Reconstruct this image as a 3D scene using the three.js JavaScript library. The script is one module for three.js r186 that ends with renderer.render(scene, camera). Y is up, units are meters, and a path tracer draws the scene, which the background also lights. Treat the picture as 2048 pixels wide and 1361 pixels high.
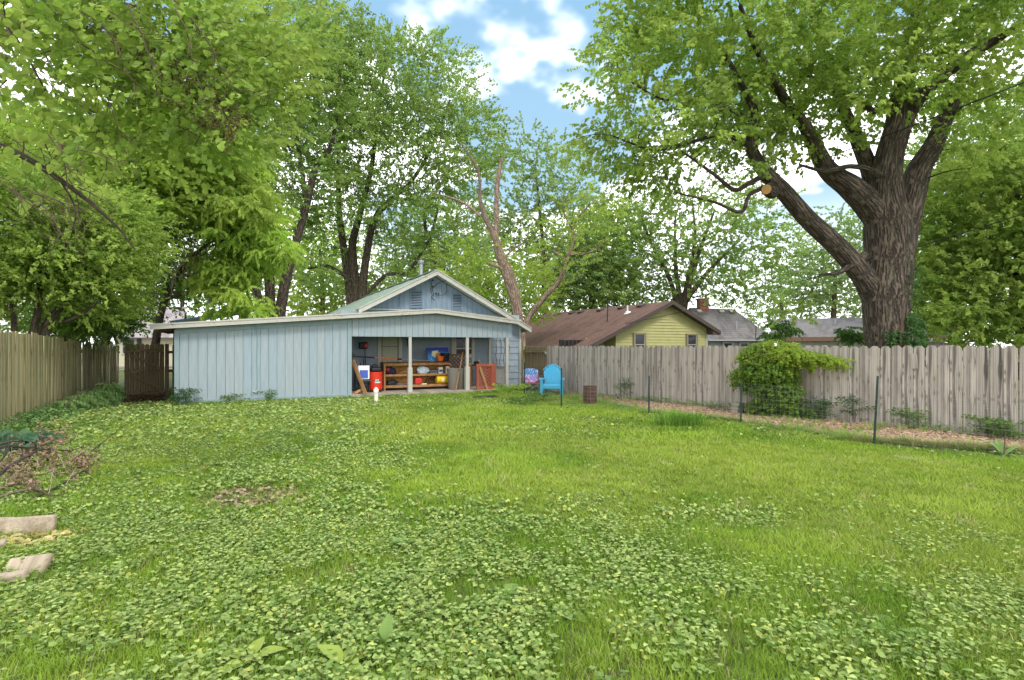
import * as THREE from 'three';
import { mergeGeometries, toCreasedNormals } from 'three/addons/utils/BufferGeometryUtils.js';
import { RoundedBoxGeometry } from 'three/addons/geometries/RoundedBoxGeometry.js';

// ---------------------------------------------------------------- camera, sky, sun, exposure
const scene = new THREE.Scene();
const F = 1100, HOR = 693, EYE = 1.7;            // focal length and horizon in pixels of the 2048 x 1361 frame, eye height in metres
const camera = new THREE.PerspectiveCamera(2 * Math.atan(680.5 / F) * 180 / Math.PI, 2048 / 1361, 0.1, 900);
camera.position.set(0, EYE, 0);
camera.setViewOffset(2048, 1361, 0, -(HOR - 680.5), 2048, 1361);
const renderer = new THREE.WebGLRenderer({ antialias: true });
renderer.setSize(1024, 680);
renderer.toneMapping = THREE.LinearToneMapping;
renderer.toneMappingExposure = 1.5;
renderer.shadowMap.enabled = true;

function rngOf(seed) { let a = seed >>> 0; return () => { a = (a + 0x6d2b79f5) | 0; let t = Math.imul(a ^ (a >>> 15), 1 | a); t = (t + Math.imul(t ^ (t >>> 7), 61 | t)) ^ t; return ((t ^ (t >>> 14)) >>> 0) / 4294967296; }; }
const hash2 = (x, y, s) => { let h = Math.imul(x, 374761393) + Math.imul(y, 668265263) + Math.imul(s, 1442695041); h = Math.imul(h ^ (h >>> 13), 1274126177); return ((h ^ (h >>> 16)) >>> 0) / 4294967296; };
const smooth = (a, b, x) => { const t = Math.min(1, Math.max(0, (x - a) / (b - a))); return t * t * (3 - 2 * t); };
const mix = (a, b, t) => a + (b - a) * t;
function vnoise(x, y, per, s) {                  // value noise that repeats every per cells (0: never)
  const xi = Math.floor(x), yi = Math.floor(y), fx = x - xi, fy = y - yi, w = (v) => per ? ((v % per) + per) % per : v;
  const u = fx * fx * (3 - 2 * fx), v = fy * fy * (3 - 2 * fy);
  const a = hash2(w(xi), w(yi), s), b = hash2(w(xi + 1), w(yi), s), c = hash2(w(xi), w(yi + 1), s), d = hash2(w(xi + 1), w(yi + 1), s);
  return mix(mix(a, b, u), mix(c, d, u), v);
}
function fbm(x, y, per, oct, s) { let t = 0, a = 0.5, n = 0; for (let o = 0; o < oct; o++) { t += a * vnoise(x, y, per, s + o * 17); n += a; x *= 2; y *= 2; per *= 2; a *= 0.5; } return t / n; }
function noise3(x, y, z, s) {
  const xi = Math.floor(x), yi = Math.floor(y), zi = Math.floor(z), f = (t) => t * t * (3 - 2 * t), u = f(x - xi), v = f(y - yi), w = f(z - zi);
  const h = (i, j, k) => hash2(xi + i, Math.imul(yi + j, 73856093) ^ (zi + k), s);
  return mix(mix(mix(h(0, 0, 0), h(1, 0, 0), u), mix(h(0, 1, 0), h(1, 1, 0), u), v), mix(mix(h(0, 0, 1), h(1, 0, 1), u), mix(h(0, 1, 1), h(1, 1, 1), u), v), w);
}
function fbm3(x, y, z, oct, s) { let t = 0, a = 0.5, n = 0; for (let o = 0; o < oct; o++) { t += a * noise3(x, y, z, s + 31 * o); n += a; x *= 2.03; y *= 2.03; z *= 2.03; a *= 0.52; } return t / n; }

{ // a bright sky of broken white cloud with blue gaps, the same all round
  const W = 2048, H = 1024, d = new Float32Array(W * H * 4);
  for (let j = 0; j < H; j++) {
    const el = ((j + 0.5) / H - 0.5) * Math.PI, sy = Math.sin(el), cy = Math.cos(el);
    for (let i = 0; i < W; i++) {
      const az = ((i + 0.5) / W - 0.5) * 2 * Math.PI, x = cy * Math.cos(az), z = cy * Math.sin(az), o = (j * W + i) * 4;
      if (sy < -0.02) { d[o] = 0.55; d[o + 1] = 0.58; d[o + 2] = 0.6; d[o + 3] = 1; continue; }
      // a layer of cloud overhead seen in perspective
      const k = 1 / (sy + 0.22), px = x * k * 2.1 + 14.8, pz = z * k * 2.1 + 23.95;
      const c = fbm3(px, pz, 0.7, 6, 5), c2 = fbm3(px * 2.3 + 7, pz * 2.3, 2.2, 5, 9);
      let cov = smooth(0.40, 0.53, c + 0.24 * (c2 - 0.5));
      cov = Math.max(cov, smooth(0.26, 0.04, sy) * 0.97);
      const t = smooth(0.0, 0.7, sy), br = 1.75 + 0.9 * (c2 - 0.4);
      const b = [mix(0.38, 0.215, t), mix(0.56, 0.40, t), mix(0.70, 0.60, t)];
      d[o] = mix(b[0], 0.98 * br, cov); d[o + 1] = mix(b[1], 0.99 * br, cov); d[o + 2] = mix(b[2], 1.01 * br, cov); d[o + 3] = 1;
    }
  }
  const sky = new THREE.DataTexture(d, W, H, THREE.RGBAFormat, THREE.FloatType);
  sky.mapping = THREE.EquirectangularReflectionMapping; sky.magFilter = THREE.LinearFilter; sky.needsUpdate = true;
  scene.background = sky; scene.environment = sky;
}
const sun = new THREE.DirectionalLight(new THREE.Color(1, 0.95, 0.88), 1.5);
sun.position.set(9, 34, 17);                     // high, behind the camera and to its right, softened by thin cloud
sun.target.position.set(0, 0, -10);
sun.castShadow = true; sun.shadow.radius = 24; sun.shadow.mapSize.set(2048, 2048);
Object.assign(sun.shadow.camera, { left: -40, right: 40, top: 40, bottom: -40, near: 1, far: 140 });
scene.add(sun, sun.target);

// ---------------------------------------------------------------- helpers
const P = (px, py, z) => new THREE.Vector3((px - 1024) / F * z, EYE - (py - HOR) / F * z, -z);     // what stands z metres ahead at that place in the frame
const G = (px, py) => { const z = F * EYE / (py - HOR); return new THREE.Vector3((px - 1024) / F * z, 0, -z); };
const V = (x, y, z) => new THREE.Vector3(x, y, z);
const TH = 27 * Math.PI / 180, CT = Math.cos(TH), ST = Math.sin(TH);                               // the street grid is turned 27 degrees
const rgb = (r, g, b) => new THREE.Color().setRGB(r, g, b);
const taken = new Map();
function numbered(n) { const k = taken.get(n) || 0; taken.set(n, k + 1); return k ? n + '_' + String(k).padStart(3, '0') : n; }
function shade(o) { o.castShadow = true; o.receiveShadow = true; return o; }
function thing(name, label, category, pos, turn = 0, group) {
  const o = new THREE.Group(); o.name = numbered(name); scene.add(o);
  if (pos) o.position.copy(pos); o.rotation.y = turn; o.userData = { label, category };
  if (group) o.userData.group = group;
  return o;
}
function struct(name, geo, mat) { const o = shade(new THREE.Mesh(geo, mat)); o.name = numbered(name); o.userData.kind = 'structure'; scene.add(o); return o; }
function part(parent, name, geo, mat, kind) {
  const o = shade(new THREE.Mesh(Array.isArray(geo) ? merge(geo) : geo, mat)); o.name = name; parent.add(o);
  if (kind) o.userData.kind = kind;
  return o;
}
function merge(list) {
  const g = list.map((x) => { const y = x.index ? x.toNonIndexed() : x; for (const k of Object.keys(y.attributes)) if (!['position', 'normal', 'uv'].includes(k)) y.deleteAttribute(k); return y; });
  return mergeGeometries(g);
}
const unitBox = new THREE.BoxGeometry(1, 1, 1);
function bx(w, h, d, x = 0, y = 0, z = 0, rx = 0, ry = 0, rz = 0) {
  const g = new THREE.BoxGeometry(w, h, d);
  if (rx) g.rotateX(rx); if (rz) g.rotateZ(rz); if (ry) g.rotateY(ry);
  return g.translate(x, y, z);
}
function rbx(w, h, d, r, x = 0, y = 0, z = 0, rx = 0, ry = 0, rz = 0) {
  const g = new RoundedBoxGeometry(w, h, d, 2, r);
  if (rx) g.rotateX(rx); if (rz) g.rotateZ(rz); if (ry) g.rotateY(ry);
  return g.translate(x, y, z);
}
const cyl = (r0, r1, h, x, y, z, n = 14) => new THREE.CylinderGeometry(r1, r0, h, n).translate(x, y + h / 2, z);
function ext(points, depth, bevel = 0) {         // outline in x, y pushed from z = 0 to z = -depth
  const g = new THREE.ExtrudeGeometry(new THREE.Shape(points.map((p) => new THREE.Vector2(p[0], p[1]))), { depth, bevelEnabled: bevel > 0, bevelSize: bevel, bevelThickness: bevel, bevelSegments: 1, bevelOffset: -bevel });
  return g.translate(0, 0, -depth);
}
function lathe(pts, n = 20) { return new THREE.LatheGeometry(pts.map((p) => new THREE.Vector2(p[0], p[1])), n); }
function rod(a, b, r, n = 6, r2 = r) {           // a straight round bar
  const d = new THREE.Vector3().subVectors(b, a), L = d.length();
  const g = new THREE.CylinderGeometry(r2, r, L, n, 1); g.translate(0, L / 2, 0);
  return g.applyQuaternion(new THREE.Quaternion().setFromUnitVectors(V(0, 1, 0), d.normalize())).translate(a.x, a.y, a.z);
}
function beam(a, b, w, t) {                      // a straight board from a to b, w wide and t thick
  const d = new THREE.Vector3().subVectors(b, a), L = d.length();
  const g = new THREE.BoxGeometry(w, L, t); g.translate(0, L / 2, 0);
  return g.applyQuaternion(new THREE.Quaternion().setFromUnitVectors(V(0, 1, 0), d.normalize())).translate(a.x, a.y, a.z);
}
// tapered tube through points with radii; uv in metres; wob roughens it
function tube(pts, radii, n = 8, seg = 0, wob = 0, seed = 1) {
  if (seg) {
    const c = new THREE.CatmullRomCurve3(pts), m = pts.length - 1, q = [], r = [];
    for (let i = 0; i <= seg; i++) { const t = i / seg, k = Math.min(m - 1, Math.floor(t * m)), f = t * m - k; q.push(c.getPoint(t)); r.push(mix(radii[k], radii[k + 1], f)); }
    pts = q; radii = r;
  }
  const pos = [], uv = [], idx = []; let T = new THREE.Vector3().subVectors(pts[1], pts[0]).normalize();
  let N = new THREE.Vector3(0, 0, 1).cross(T); if (N.lengthSq() < 1e-3) N.set(1, 0, 0).cross(T); N.normalize();
  let len = 0; const u0 = Math.max(1, Math.round(2 * Math.PI * radii[0] / 0.5)) * 0.5;
  for (let i = 0; i < pts.length; i++) {
    const T2 = i < pts.length - 1 ? new THREE.Vector3().subVectors(pts[i + 1], pts[i]).normalize() : T;
    N.sub(T2.clone().multiplyScalar(N.dot(T2))).normalize(); T = T2;
    const B = new THREE.Vector3().crossVectors(T, N); if (i) len += pts[i].distanceTo(pts[i - 1]);
    for (let j = 0; j <= n; j++) {
      const a = j / n * 2 * Math.PI, jj = j % n; let r = radii[i];
      if (wob) { const an = jj / n * 2 * Math.PI; r *= 1 + wob * (noise3(Math.cos(an) * 1.6 + 5, len * 1.1, Math.sin(an) * 1.6 + 5, seed) - 0.5) * 2 + wob * 0.55 * (noise3(Math.cos(an) * 5 + 15, len * 1.5, Math.sin(an) * 5 + 5, seed + 3) - 0.5) * 2; }
      pos.push(pts[i].x + (N.x * Math.cos(a) + B.x * Math.sin(a)) * r, pts[i].y + (N.y * Math.cos(a) + B.y * Math.sin(a)) * r, pts[i].z + (N.z * Math.cos(a) + B.z * Math.sin(a)) * r);
      uv.push(j / n * u0, len);
    }
  }
  const w = n + 1;
  for (let i = 0; i < pts.length - 1; i++) for (let j = 0; j < n; j++) { const a = i * w + j; idx.push(a, a + 1, a + w, a + 1, a + w + 1, a + w); }
  const e = (pts.length - 1) * w; for (let j = 1; j < n - 1; j++) idx.push(e, e + j, e + j + 1);
  const g = new THREE.BufferGeometry(); g.setAttribute('position', new THREE.Float32BufferAttribute(pos, 3)); g.setAttribute('uv', new THREE.Float32BufferAttribute(uv, 2)); g.setIndex(idx); g.computeVertexNormals();
  return g;
}
// uv from position, in metres, for geometry that lies mostly in one plane
function planarUV(g, ax = 'x', ay = 'y', s = 1) { const p = g.attributes.position, a = []; const I = { x: 0, y: 1, z: 2 }; for (let i = 0; i < p.count; i++) a.push(p.getComponent(i, I[ax]) * s, p.getComponent(i, I[ay]) * s); g.setAttribute('uv', new THREE.Float32BufferAttribute(a, 2)); return g; }

// ---------------------------------------------------------------- textures
function tex(w, h, f, srgb = true, mirror = false) {             // f(u, v) -> grey or [r, g, b], 0 to 1
  const d = new Uint8Array(w * h * 4);
  for (let j = 0; j < h; j++) for (let i = 0; i < w; i++) { const c = f((i + 0.5) / w, (j + 0.5) / h), o = (j * w + i) * 4; const a = Array.isArray(c) ? c : [c, c, c]; for (let k = 0; k < 3; k++) d[o + k] = Math.max(0, Math.min(255, a[k] * 255)); d[o + 3] = 255; }
  const t = new THREE.DataTexture(d, w, h); t.magFilter = THREE.LinearFilter; t.minFilter = THREE.LinearFilter; t.wrapS = t.wrapT = mirror ? THREE.MirroredRepeatWrapping : THREE.RepeatWrapping; if (srgb) t.colorSpace = THREE.SRGBColorSpace; t.needsUpdate = true; return t;
}
function again(t, ru, rv, ou = 0, ov = 0) { const c = t.clone(); c.repeat.set(ru, rv); c.offset.set(ou, ov); c.needsUpdate = true; return c; }
const lerp3 = (a, b, t) => [mix(a[0], b[0], t), mix(a[1], b[1], t), mix(a[2], b[2], t)];
const M = (o) => new THREE.MeshStandardMaterial({ roughness: 0.8, ...o });
const col = (hex, o = {}) => M({ color: new THREE.Color(hex), ...o });

// weathered boards: grain along v, knots, dark water stains with ragged outlines
function woodTex(seed, pale, dark, stain, stainAmt) {
  const r = rngOf(seed), knots = [...Array(4)].map(() => [r(), r(), 0.06 + 0.09 * r()]);
  return tex(128, 512, (u, v) => {
    let bend = 0, ring = 0;
    for (const [ku, kv, ks] of knots) { let dv = v - kv; dv -= Math.round(dv); const du = u - ku, q = (du * du) / (ks * ks * 2.4) + (dv * dv * 16) / (ks * ks * 2.4); bend += Math.exp(-q) * Math.sign(du) * 0.09; ring = Math.max(ring, Math.exp(-q * 2.5)); }
    const g = fbm((u + bend) * 22, v * 1.3, 0, 3, seed), g2 = fbm((u + bend) * 64, v * 3, 0, 2, seed + 3), big = fbm(u * 2.2, v * 3, 0, 4, seed + 8);
    const st = smooth(0.54, 0.76, fbm(u * 2.6 + 9, v * 1.6, 0, 5, seed + 21) + 0.14 * (g2 - 0.5)) * stainAmt;
    let c = lerp3(dark, pale, smooth(0.22, 0.68, g * 0.55 + g2 * 0.3 + big * 0.25));
    c = lerp3(c, stain, st); return lerp3(c, dark, ring * 0.75);
  }, true, true);
}
const wGrey = [1, 2, 3, 4].map((k) => woodTex(k * 13, [0.76, 0.715, 0.665], [0.47, 0.43, 0.39], [0.30, 0.275, 0.26], [0.2, 0.35, 0.65, 0.95][k - 1]));
const wOlive = [1, 2, 3].map((k) => woodTex(k * 29, [0.71, 0.655, 0.50], [0.44, 0.395, 0.26], [0.38, 0.39, 0.20], 0.7));
const wDark = [1, 2].map((k) => woodTex(k * 41, [0.58, 0.51, 0.39], [0.33, 0.28, 0.20], [0.33, 0.33, 0.19], 0.8));
const wTan = woodTex(77, [0.73, 0.56, 0.37], [0.52, 0.36, 0.21], [0.42, 0.29, 0.18], 0.5);
const wBrown = woodTex(79, [0.46, 0.32, 0.2], [0.29, 0.19, 0.12], [0.2, 0.13, 0.09], 0.5);
const wRed = woodTex(81, [0.66, 0.34, 0.25], [0.46, 0.21, 0.15], [0.58, 0.44, 0.36], 0.7);
const bumpGrain = tex(128, 512, (u, v) => fbm(u * 32, v * 4, 0, 3, 55) * 0.8 + 0.2 * fbm(u * 90, v * 8, 0, 2, 56), false);
const woods = (list, o = {}) => list.map((t) => M({ map: t, bumpMap: bumpGrain, bumpScale: 0.004, roughness: 0.92, ...o }));
const mGrey = woods(wGrey), mOlive = woods(wOlive), mDark = woods(wDark), mTan = woods([wTan])[0], mBrown = woods([wBrown])[0], mRed = woods([wRed])[0];
// old paint: chalky, blotched, flaking in specks
function paintTex(seed, base, worn, amt) {
  return tex(256, 512, (u, v) => {
    const a = fbm(u * 6, v * 6, 6, 5, seed), b = fbm(u * 40, v * 14, 40, 3, seed + 5), sp = smooth(0.70, 0.80, fbm(u * 48, v * 48, 48, 3, seed + 9)) * smooth(0.45, 0.62, a);
    let c = base.map((x) => x * (0.93 + 0.10 * a + 0.05 * (b - 0.5))); return lerp3(c, worn, Math.min(1, sp * amt + 0.16 * amt * smooth(0.55, 0.8, a)));
  });
}
const pBlue = [1, 2, 3].map((k) => paintTex(k * 7, [0.615, 0.665, 0.69].map((x, i) => x + (k - 2) * [0.012, 0.004, -0.004][i]), [0.68, 0.71, 0.725], 0.55));
const mBlue = pBlue.map((t) => M({ map: t, roughness: 0.78 }));
const mGable = [1, 2].map((k) => M({ map: paintTex(k * 19, [0.485, 0.545, 0.61], [0.60, 0.635, 0.67], 0.9), roughness: 0.8 }));
const mLap = M({ map: paintTex(91, [0.57, 0.615, 0.655], [0.66, 0.69, 0.72], 0.6), roughness: 0.8 });
const mWhite = M({ map: paintTex(23, [0.745, 0.73, 0.685], [0.53, 0.48, 0.42], 0.9), roughness: 0.7 });
const mTrimBlue = M({ map: paintTex(37, [0.565, 0.635, 0.655], [0.64, 0.69, 0.70], 0.6), roughness: 0.75 });
const mSoffit = M({ map: paintTex(53, [0.44, 0.45, 0.40], [0.34, 0.31, 0.27], 1), roughness: 0.9 });
const concreteTex = tex(256, 256, (u, v) => { const a = fbm(u * 5, v * 5, 5, 5, 61), b = fbm(u * 60, v * 60, 60, 2, 62); const s = smooth(0.55, 0.75, fbm(u * 8 + 3, v * 8, 8, 4, 63)); return lerp3([0.66, 0.62, 0.56].map((x) => x * (0.86 + 0.2 * a + 0.16 * (b - 0.5))), [0.45, 0.42, 0.35], s * 0.5); });
const concreteBump = tex(256, 256, (u, v) => fbm(u * 24, v * 24, 24, 4, 67), false);
const mConcrete = M({ map: concreteTex, bumpMap: concreteBump, bumpScale: 0.006, roughness: 0.95 });
function shingleTex(seed, c0, c1, c2) {          // asphalt shingles: 14 cm courses, each tab of its own tone, granules
  return tex(512, 512, (u, v) => {
    const row = Math.floor(v * 14), uu = u * 12 + (row % 2) * 0.5 + 0.3 * hash2(row, 0, seed), tab = Math.floor(uu) % 12, fv = v * 14 - row, fu = uu - Math.floor(uu);
    const h = hash2(tab, row, seed), gr = hash2(Math.floor(u * 512), Math.floor(v * 512), seed + 1), big = fbm(u * 4, v * 4, 4, 4, seed + 2), st = smooth(0.5, 0.75, fbm(u * 6 + 2, v * 3, 6, 4, seed + 4));
    let c = lerp3(c0, c1, 0.5 * h + 0.5 * big); c = c.map((x) => x * (0.86 + 0.28 * gr)); c = lerp3(c, c2, st * 0.55);
    const edge = fv < 0.1 || (fu < 0.05 && fv < 0.8) ? 0.72 : 1; return c.map((x) => x * edge);
  });
}
const shBrown = shingleTex(3, [0.42, 0.305, 0.265], [0.53, 0.40, 0.345], [0.29, 0.235, 0.22]);
const shGrey = shingleTex(5, [0.47, 0.45, 0.45], [0.60, 0.575, 0.57], [0.40, 0.37, 0.36]);
const mShBrown = M({ map: again(shBrown, 0.5, 0.5), color: rgb(0.72, 0.70, 0.68), roughness: 0.95 }), mShGrey = M({ map: again(shGrey, 0.5, 0.5), color: rgb(0.72, 0.72, 0.72), roughness: 0.95 });
const mGreenRoof = M({ map: paintTex(71, [0.57, 0.64, 0.58], [0.66, 0.67, 0.62], 0.8), roughness: 0.6 });
const barkMap = (seed, a, b, moss) => tex(256, 512, (u, v) => {
  const w = 0.6 * fbm(u * 4, v * 4, 4, 3, seed + 9), r = fbm(u * 26 + w * 3, v * 5, 0, 4, seed), r2 = fbm(u * 60, v * 16, 60, 2, seed + 4), l = fbm(u * 5, v * 5, 5, 4, seed + 7);
  let c = lerp3(a, b, smooth(0.3, 0.68, r * 0.7 + r2 * 0.3)); return lerp3(c, moss, smooth(0.52, 0.72, l) * 0.5);
});
const barkBump = tex(256, 512, (u, v) => { const w = 0.6 * fbm(u * 4, v * 4, 4, 3, 109), r = fbm(u * 26 + w * 3, v * 5, 0, 4, 100); return smooth(0.3, 0.66, r * 0.75 + 0.25 * fbm(u * 60, v * 16, 60, 2, 104)); }, false);
const barkMat = (a, b, m, seed = 100) => M({ map: barkMap(seed, a, b, m), bumpMap: barkBump, bumpScale: 0.06, roughness: 0.95 });
const mBark = barkMat([0.215, 0.18, 0.15], [0.46, 0.40, 0.345], [0.37, 0.37, 0.28]);
const mBark2 = barkMat([0.26, 0.21, 0.18], [0.46, 0.39, 0.33], [0.36, 0.37, 0.28], 130);
const mBarkPale = barkMat([0.47, 0.37, 0.31], [0.72, 0.62, 0.54], [0.55, 0.49, 0.42], 160);
const mTwig = col(0x5a4a3c, { roughness: 0.95 }), mTwigPale = col(0x9a8a74, { roughness: 0.95 });
const mSteel = M({ color: rgb(0.42, 0.43, 0.44), metalness: 0.7, roughness: 0.45 }), mBlack = col(0x1b1b1d, { roughness: 0.55 }), mDarkMetal = col(0x2c2e30, { roughness: 0.6 });
const mGlass = new THREE.MeshPhysicalMaterial({ color: rgb(0.035, 0.04, 0.045), roughness: 0.12, specularIntensity: 0.6 });
const mWire = M({ color: rgb(0.38, 0.39, 0.40), metalness: 0.6, roughness: 0.5 });
// ---------------------------------------------------------------- ground, mulch, far street
const groundTex = tex(512, 512, (u, v) => {
  const a = fbm(u * 8, v * 8, 8, 5, 201), b = fbm(u * 70, v * 70, 70, 3, 202), c = fbm(u * 20, v * 20, 20, 3, 203);
  return lerp3(lerp3([0.27, 0.225, 0.14], [0.30, 0.36, 0.13], smooth(0.35, 0.6, a * 0.6 + c * 0.4)), [0.40, 0.42, 0.2], b * 0.35);
});
const groundBump = tex(256, 256, (u, v) => fbm(u * 40, v * 40, 40, 4, 205), false);
const mGround = M({ map: again(groundTex, 0.4, 0.4), bumpMap: again(groundBump, 0.8, 0.8), bumpScale: 0.03, roughness: 1 });
{
  const g = new THREE.PlaneGeometry(900, 900, 8, 8).rotateX(-Math.PI / 2); planarUV(g, 'x', 'z');
  struct('lawn_ground', g, mGround);
}
function sheet(name, pts, y, mat) { // a flat patch on the ground, outline given as [x, z ahead]
  const s = new THREE.Shape(pts.map(([x, z]) => new THREE.Vector2(x, z))), g = new THREE.ShapeGeometry(s).rotateX(-Math.PI / 2).translate(0, y, 0);
  return struct(name, planarUV(g, 'x', 'z'), mat);
}
const gx = (px, py) => { const g = G(px, py); return [g.x, -g.z]; };
// right boundary fence line and the wire fence line, as [x, ahead]
const FN = [9.31, 10.0], FF = [1.26, 21.0], FD = [(FF[0] - FN[0]) / 13.63, (FF[1] - FN[1]) / 13.63];
const onFence = (t, off = 0) => [FN[0] + FD[0] * t - FD[1] * off, FN[1] + FD[1] * t + FD[0] * off];   // off > 0 is toward the lawn
const mulchTex = tex(512, 512, (u, v) => {
  const a = fbm(u * 60, v * 24, 60, 3, 211), b = fbm(u * 24 + 7, v * 60, 60, 3, 212), l = fbm(u * 7, v * 7, 7, 4, 213);
  return lerp3(lerp3([0.42, 0.30, 0.22], [0.74, 0.60, 0.47], smooth(0.3, 0.7, Math.max(a, b))), [0.50, 0.46, 0.30], smooth(0.5, 0.75, l) * 0.6);
});
const mMulch = M({ map: again(mulchTex, 0.7, 0.7), bumpMap: again(groundBump, 1.5, 1.5), bumpScale: 0.02, roughness: 1 });
const mulchEdge = [[9.6, 6.6], [7.84, 8.42], [7.02, 8.82], [6.17, 9.35], [5.82, 10.2], [4.97, 11.9], [4.29, 12.55], [3.4, 13.55], [2.9, 15.2], [1.9, 17.6]];   // the ragged lawn side
sheet('mulch_bed', [...mulchEdge, [1.6, 19.6], onFence(12.6, -0.1), onFence(0, -0.1), onFence(-4.5, -0.1)], 0.006, mMulch);
// far street, pavement and verge seen past the side gate
const mRoad = M({ map: again(concreteTex, 0.3, 0.3), color: rgb(0.75, 0.74, 0.72), roughness: 0.95 });
const sl = (s, D) => [-9.63 + CT * s - ST * D, 15.71 + ST * s + CT * D];
sheet('street', [sl(-40, 33), sl(60, 33), sl(60, 40), sl(-40, 40)], 0.012, M({ map: again(concreteTex, 0.25, 0.25), color: rgb(0.5, 0.5, 0.5), roughness: 0.95 }));
sheet('pavement', [sl(-40, 29.5), sl(60, 29.5), sl(60, 31), sl(-40, 31)], 0.02, mRoad);
// ---------------------------------------------------------------- the blue house; its own frame: x along the front, z = -D behind it
const HA = [-9.63, 15.71];
const H = thing('blue_house', 'light blue gabled house with open back porch and long plank-sided shed wing', 'house', V(HA[0], 0, -HA[1]), TH);
const hs = (px, D) => { const k = (px - 1024) / F; return (k * (HA[1] + CT * D) - HA[0] + ST * D) / (CT - k * ST); };
const hz = (s, D) => HA[1] + ST * s + CT * D, hy = (py, s, D) => EYE - (py - HOR) / F * hz(s, D);
const hw = (s, y, D) => V(HA[0] + CT * s - ST * D, y, -hz(s, D));      // house frame -> world
const be = (s0, s1, y0, y1, d0, d1) => bx(s1 - s0, y1 - y0, d1 - d0, (s0 + s1) / 2, (y0 + y1) / 2, -(d0 + d1) / 2);
// a plank with a sloped top, front face at depth d, t thick
const plank = (s0, s1, yb, yt0, yt1, d, t) => ext([[s0, yb], [s1, yb], [s1, yt1], [s0, yt0]], t).translate(0, 0, -d);
const fitUV = (g) => { g.computeBoundingBox(); const b = g.boundingBox, p = g.attributes.position, a = []; for (let i = 0; i < p.count; i++) a.push((p.getX(i) - b.min.x) / (b.max.x - b.min.x + 1e-6), (p.getY(i) - b.min.y) / 2.4); g.setAttribute('uv', new THREE.Float32BufferAttribute(a, 2)); return g; };
const metreUV = (g) => planarUV(g, 'x', 'y', 0.5);
const roofLo = (s) => s < 7.75 ? 2.30 + (s + 0.55) * (2.98 - 2.30) / 8.3 : 2.98 - (s - 7.75) * (2.98 - 2.66) / 3.2;   // top of the low porch roof
const MR = 8.43, MS = 0.528, roofHi = (s) => 4.60 - Math.abs(s - MR) * MS;                                           // top of the main roof
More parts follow.
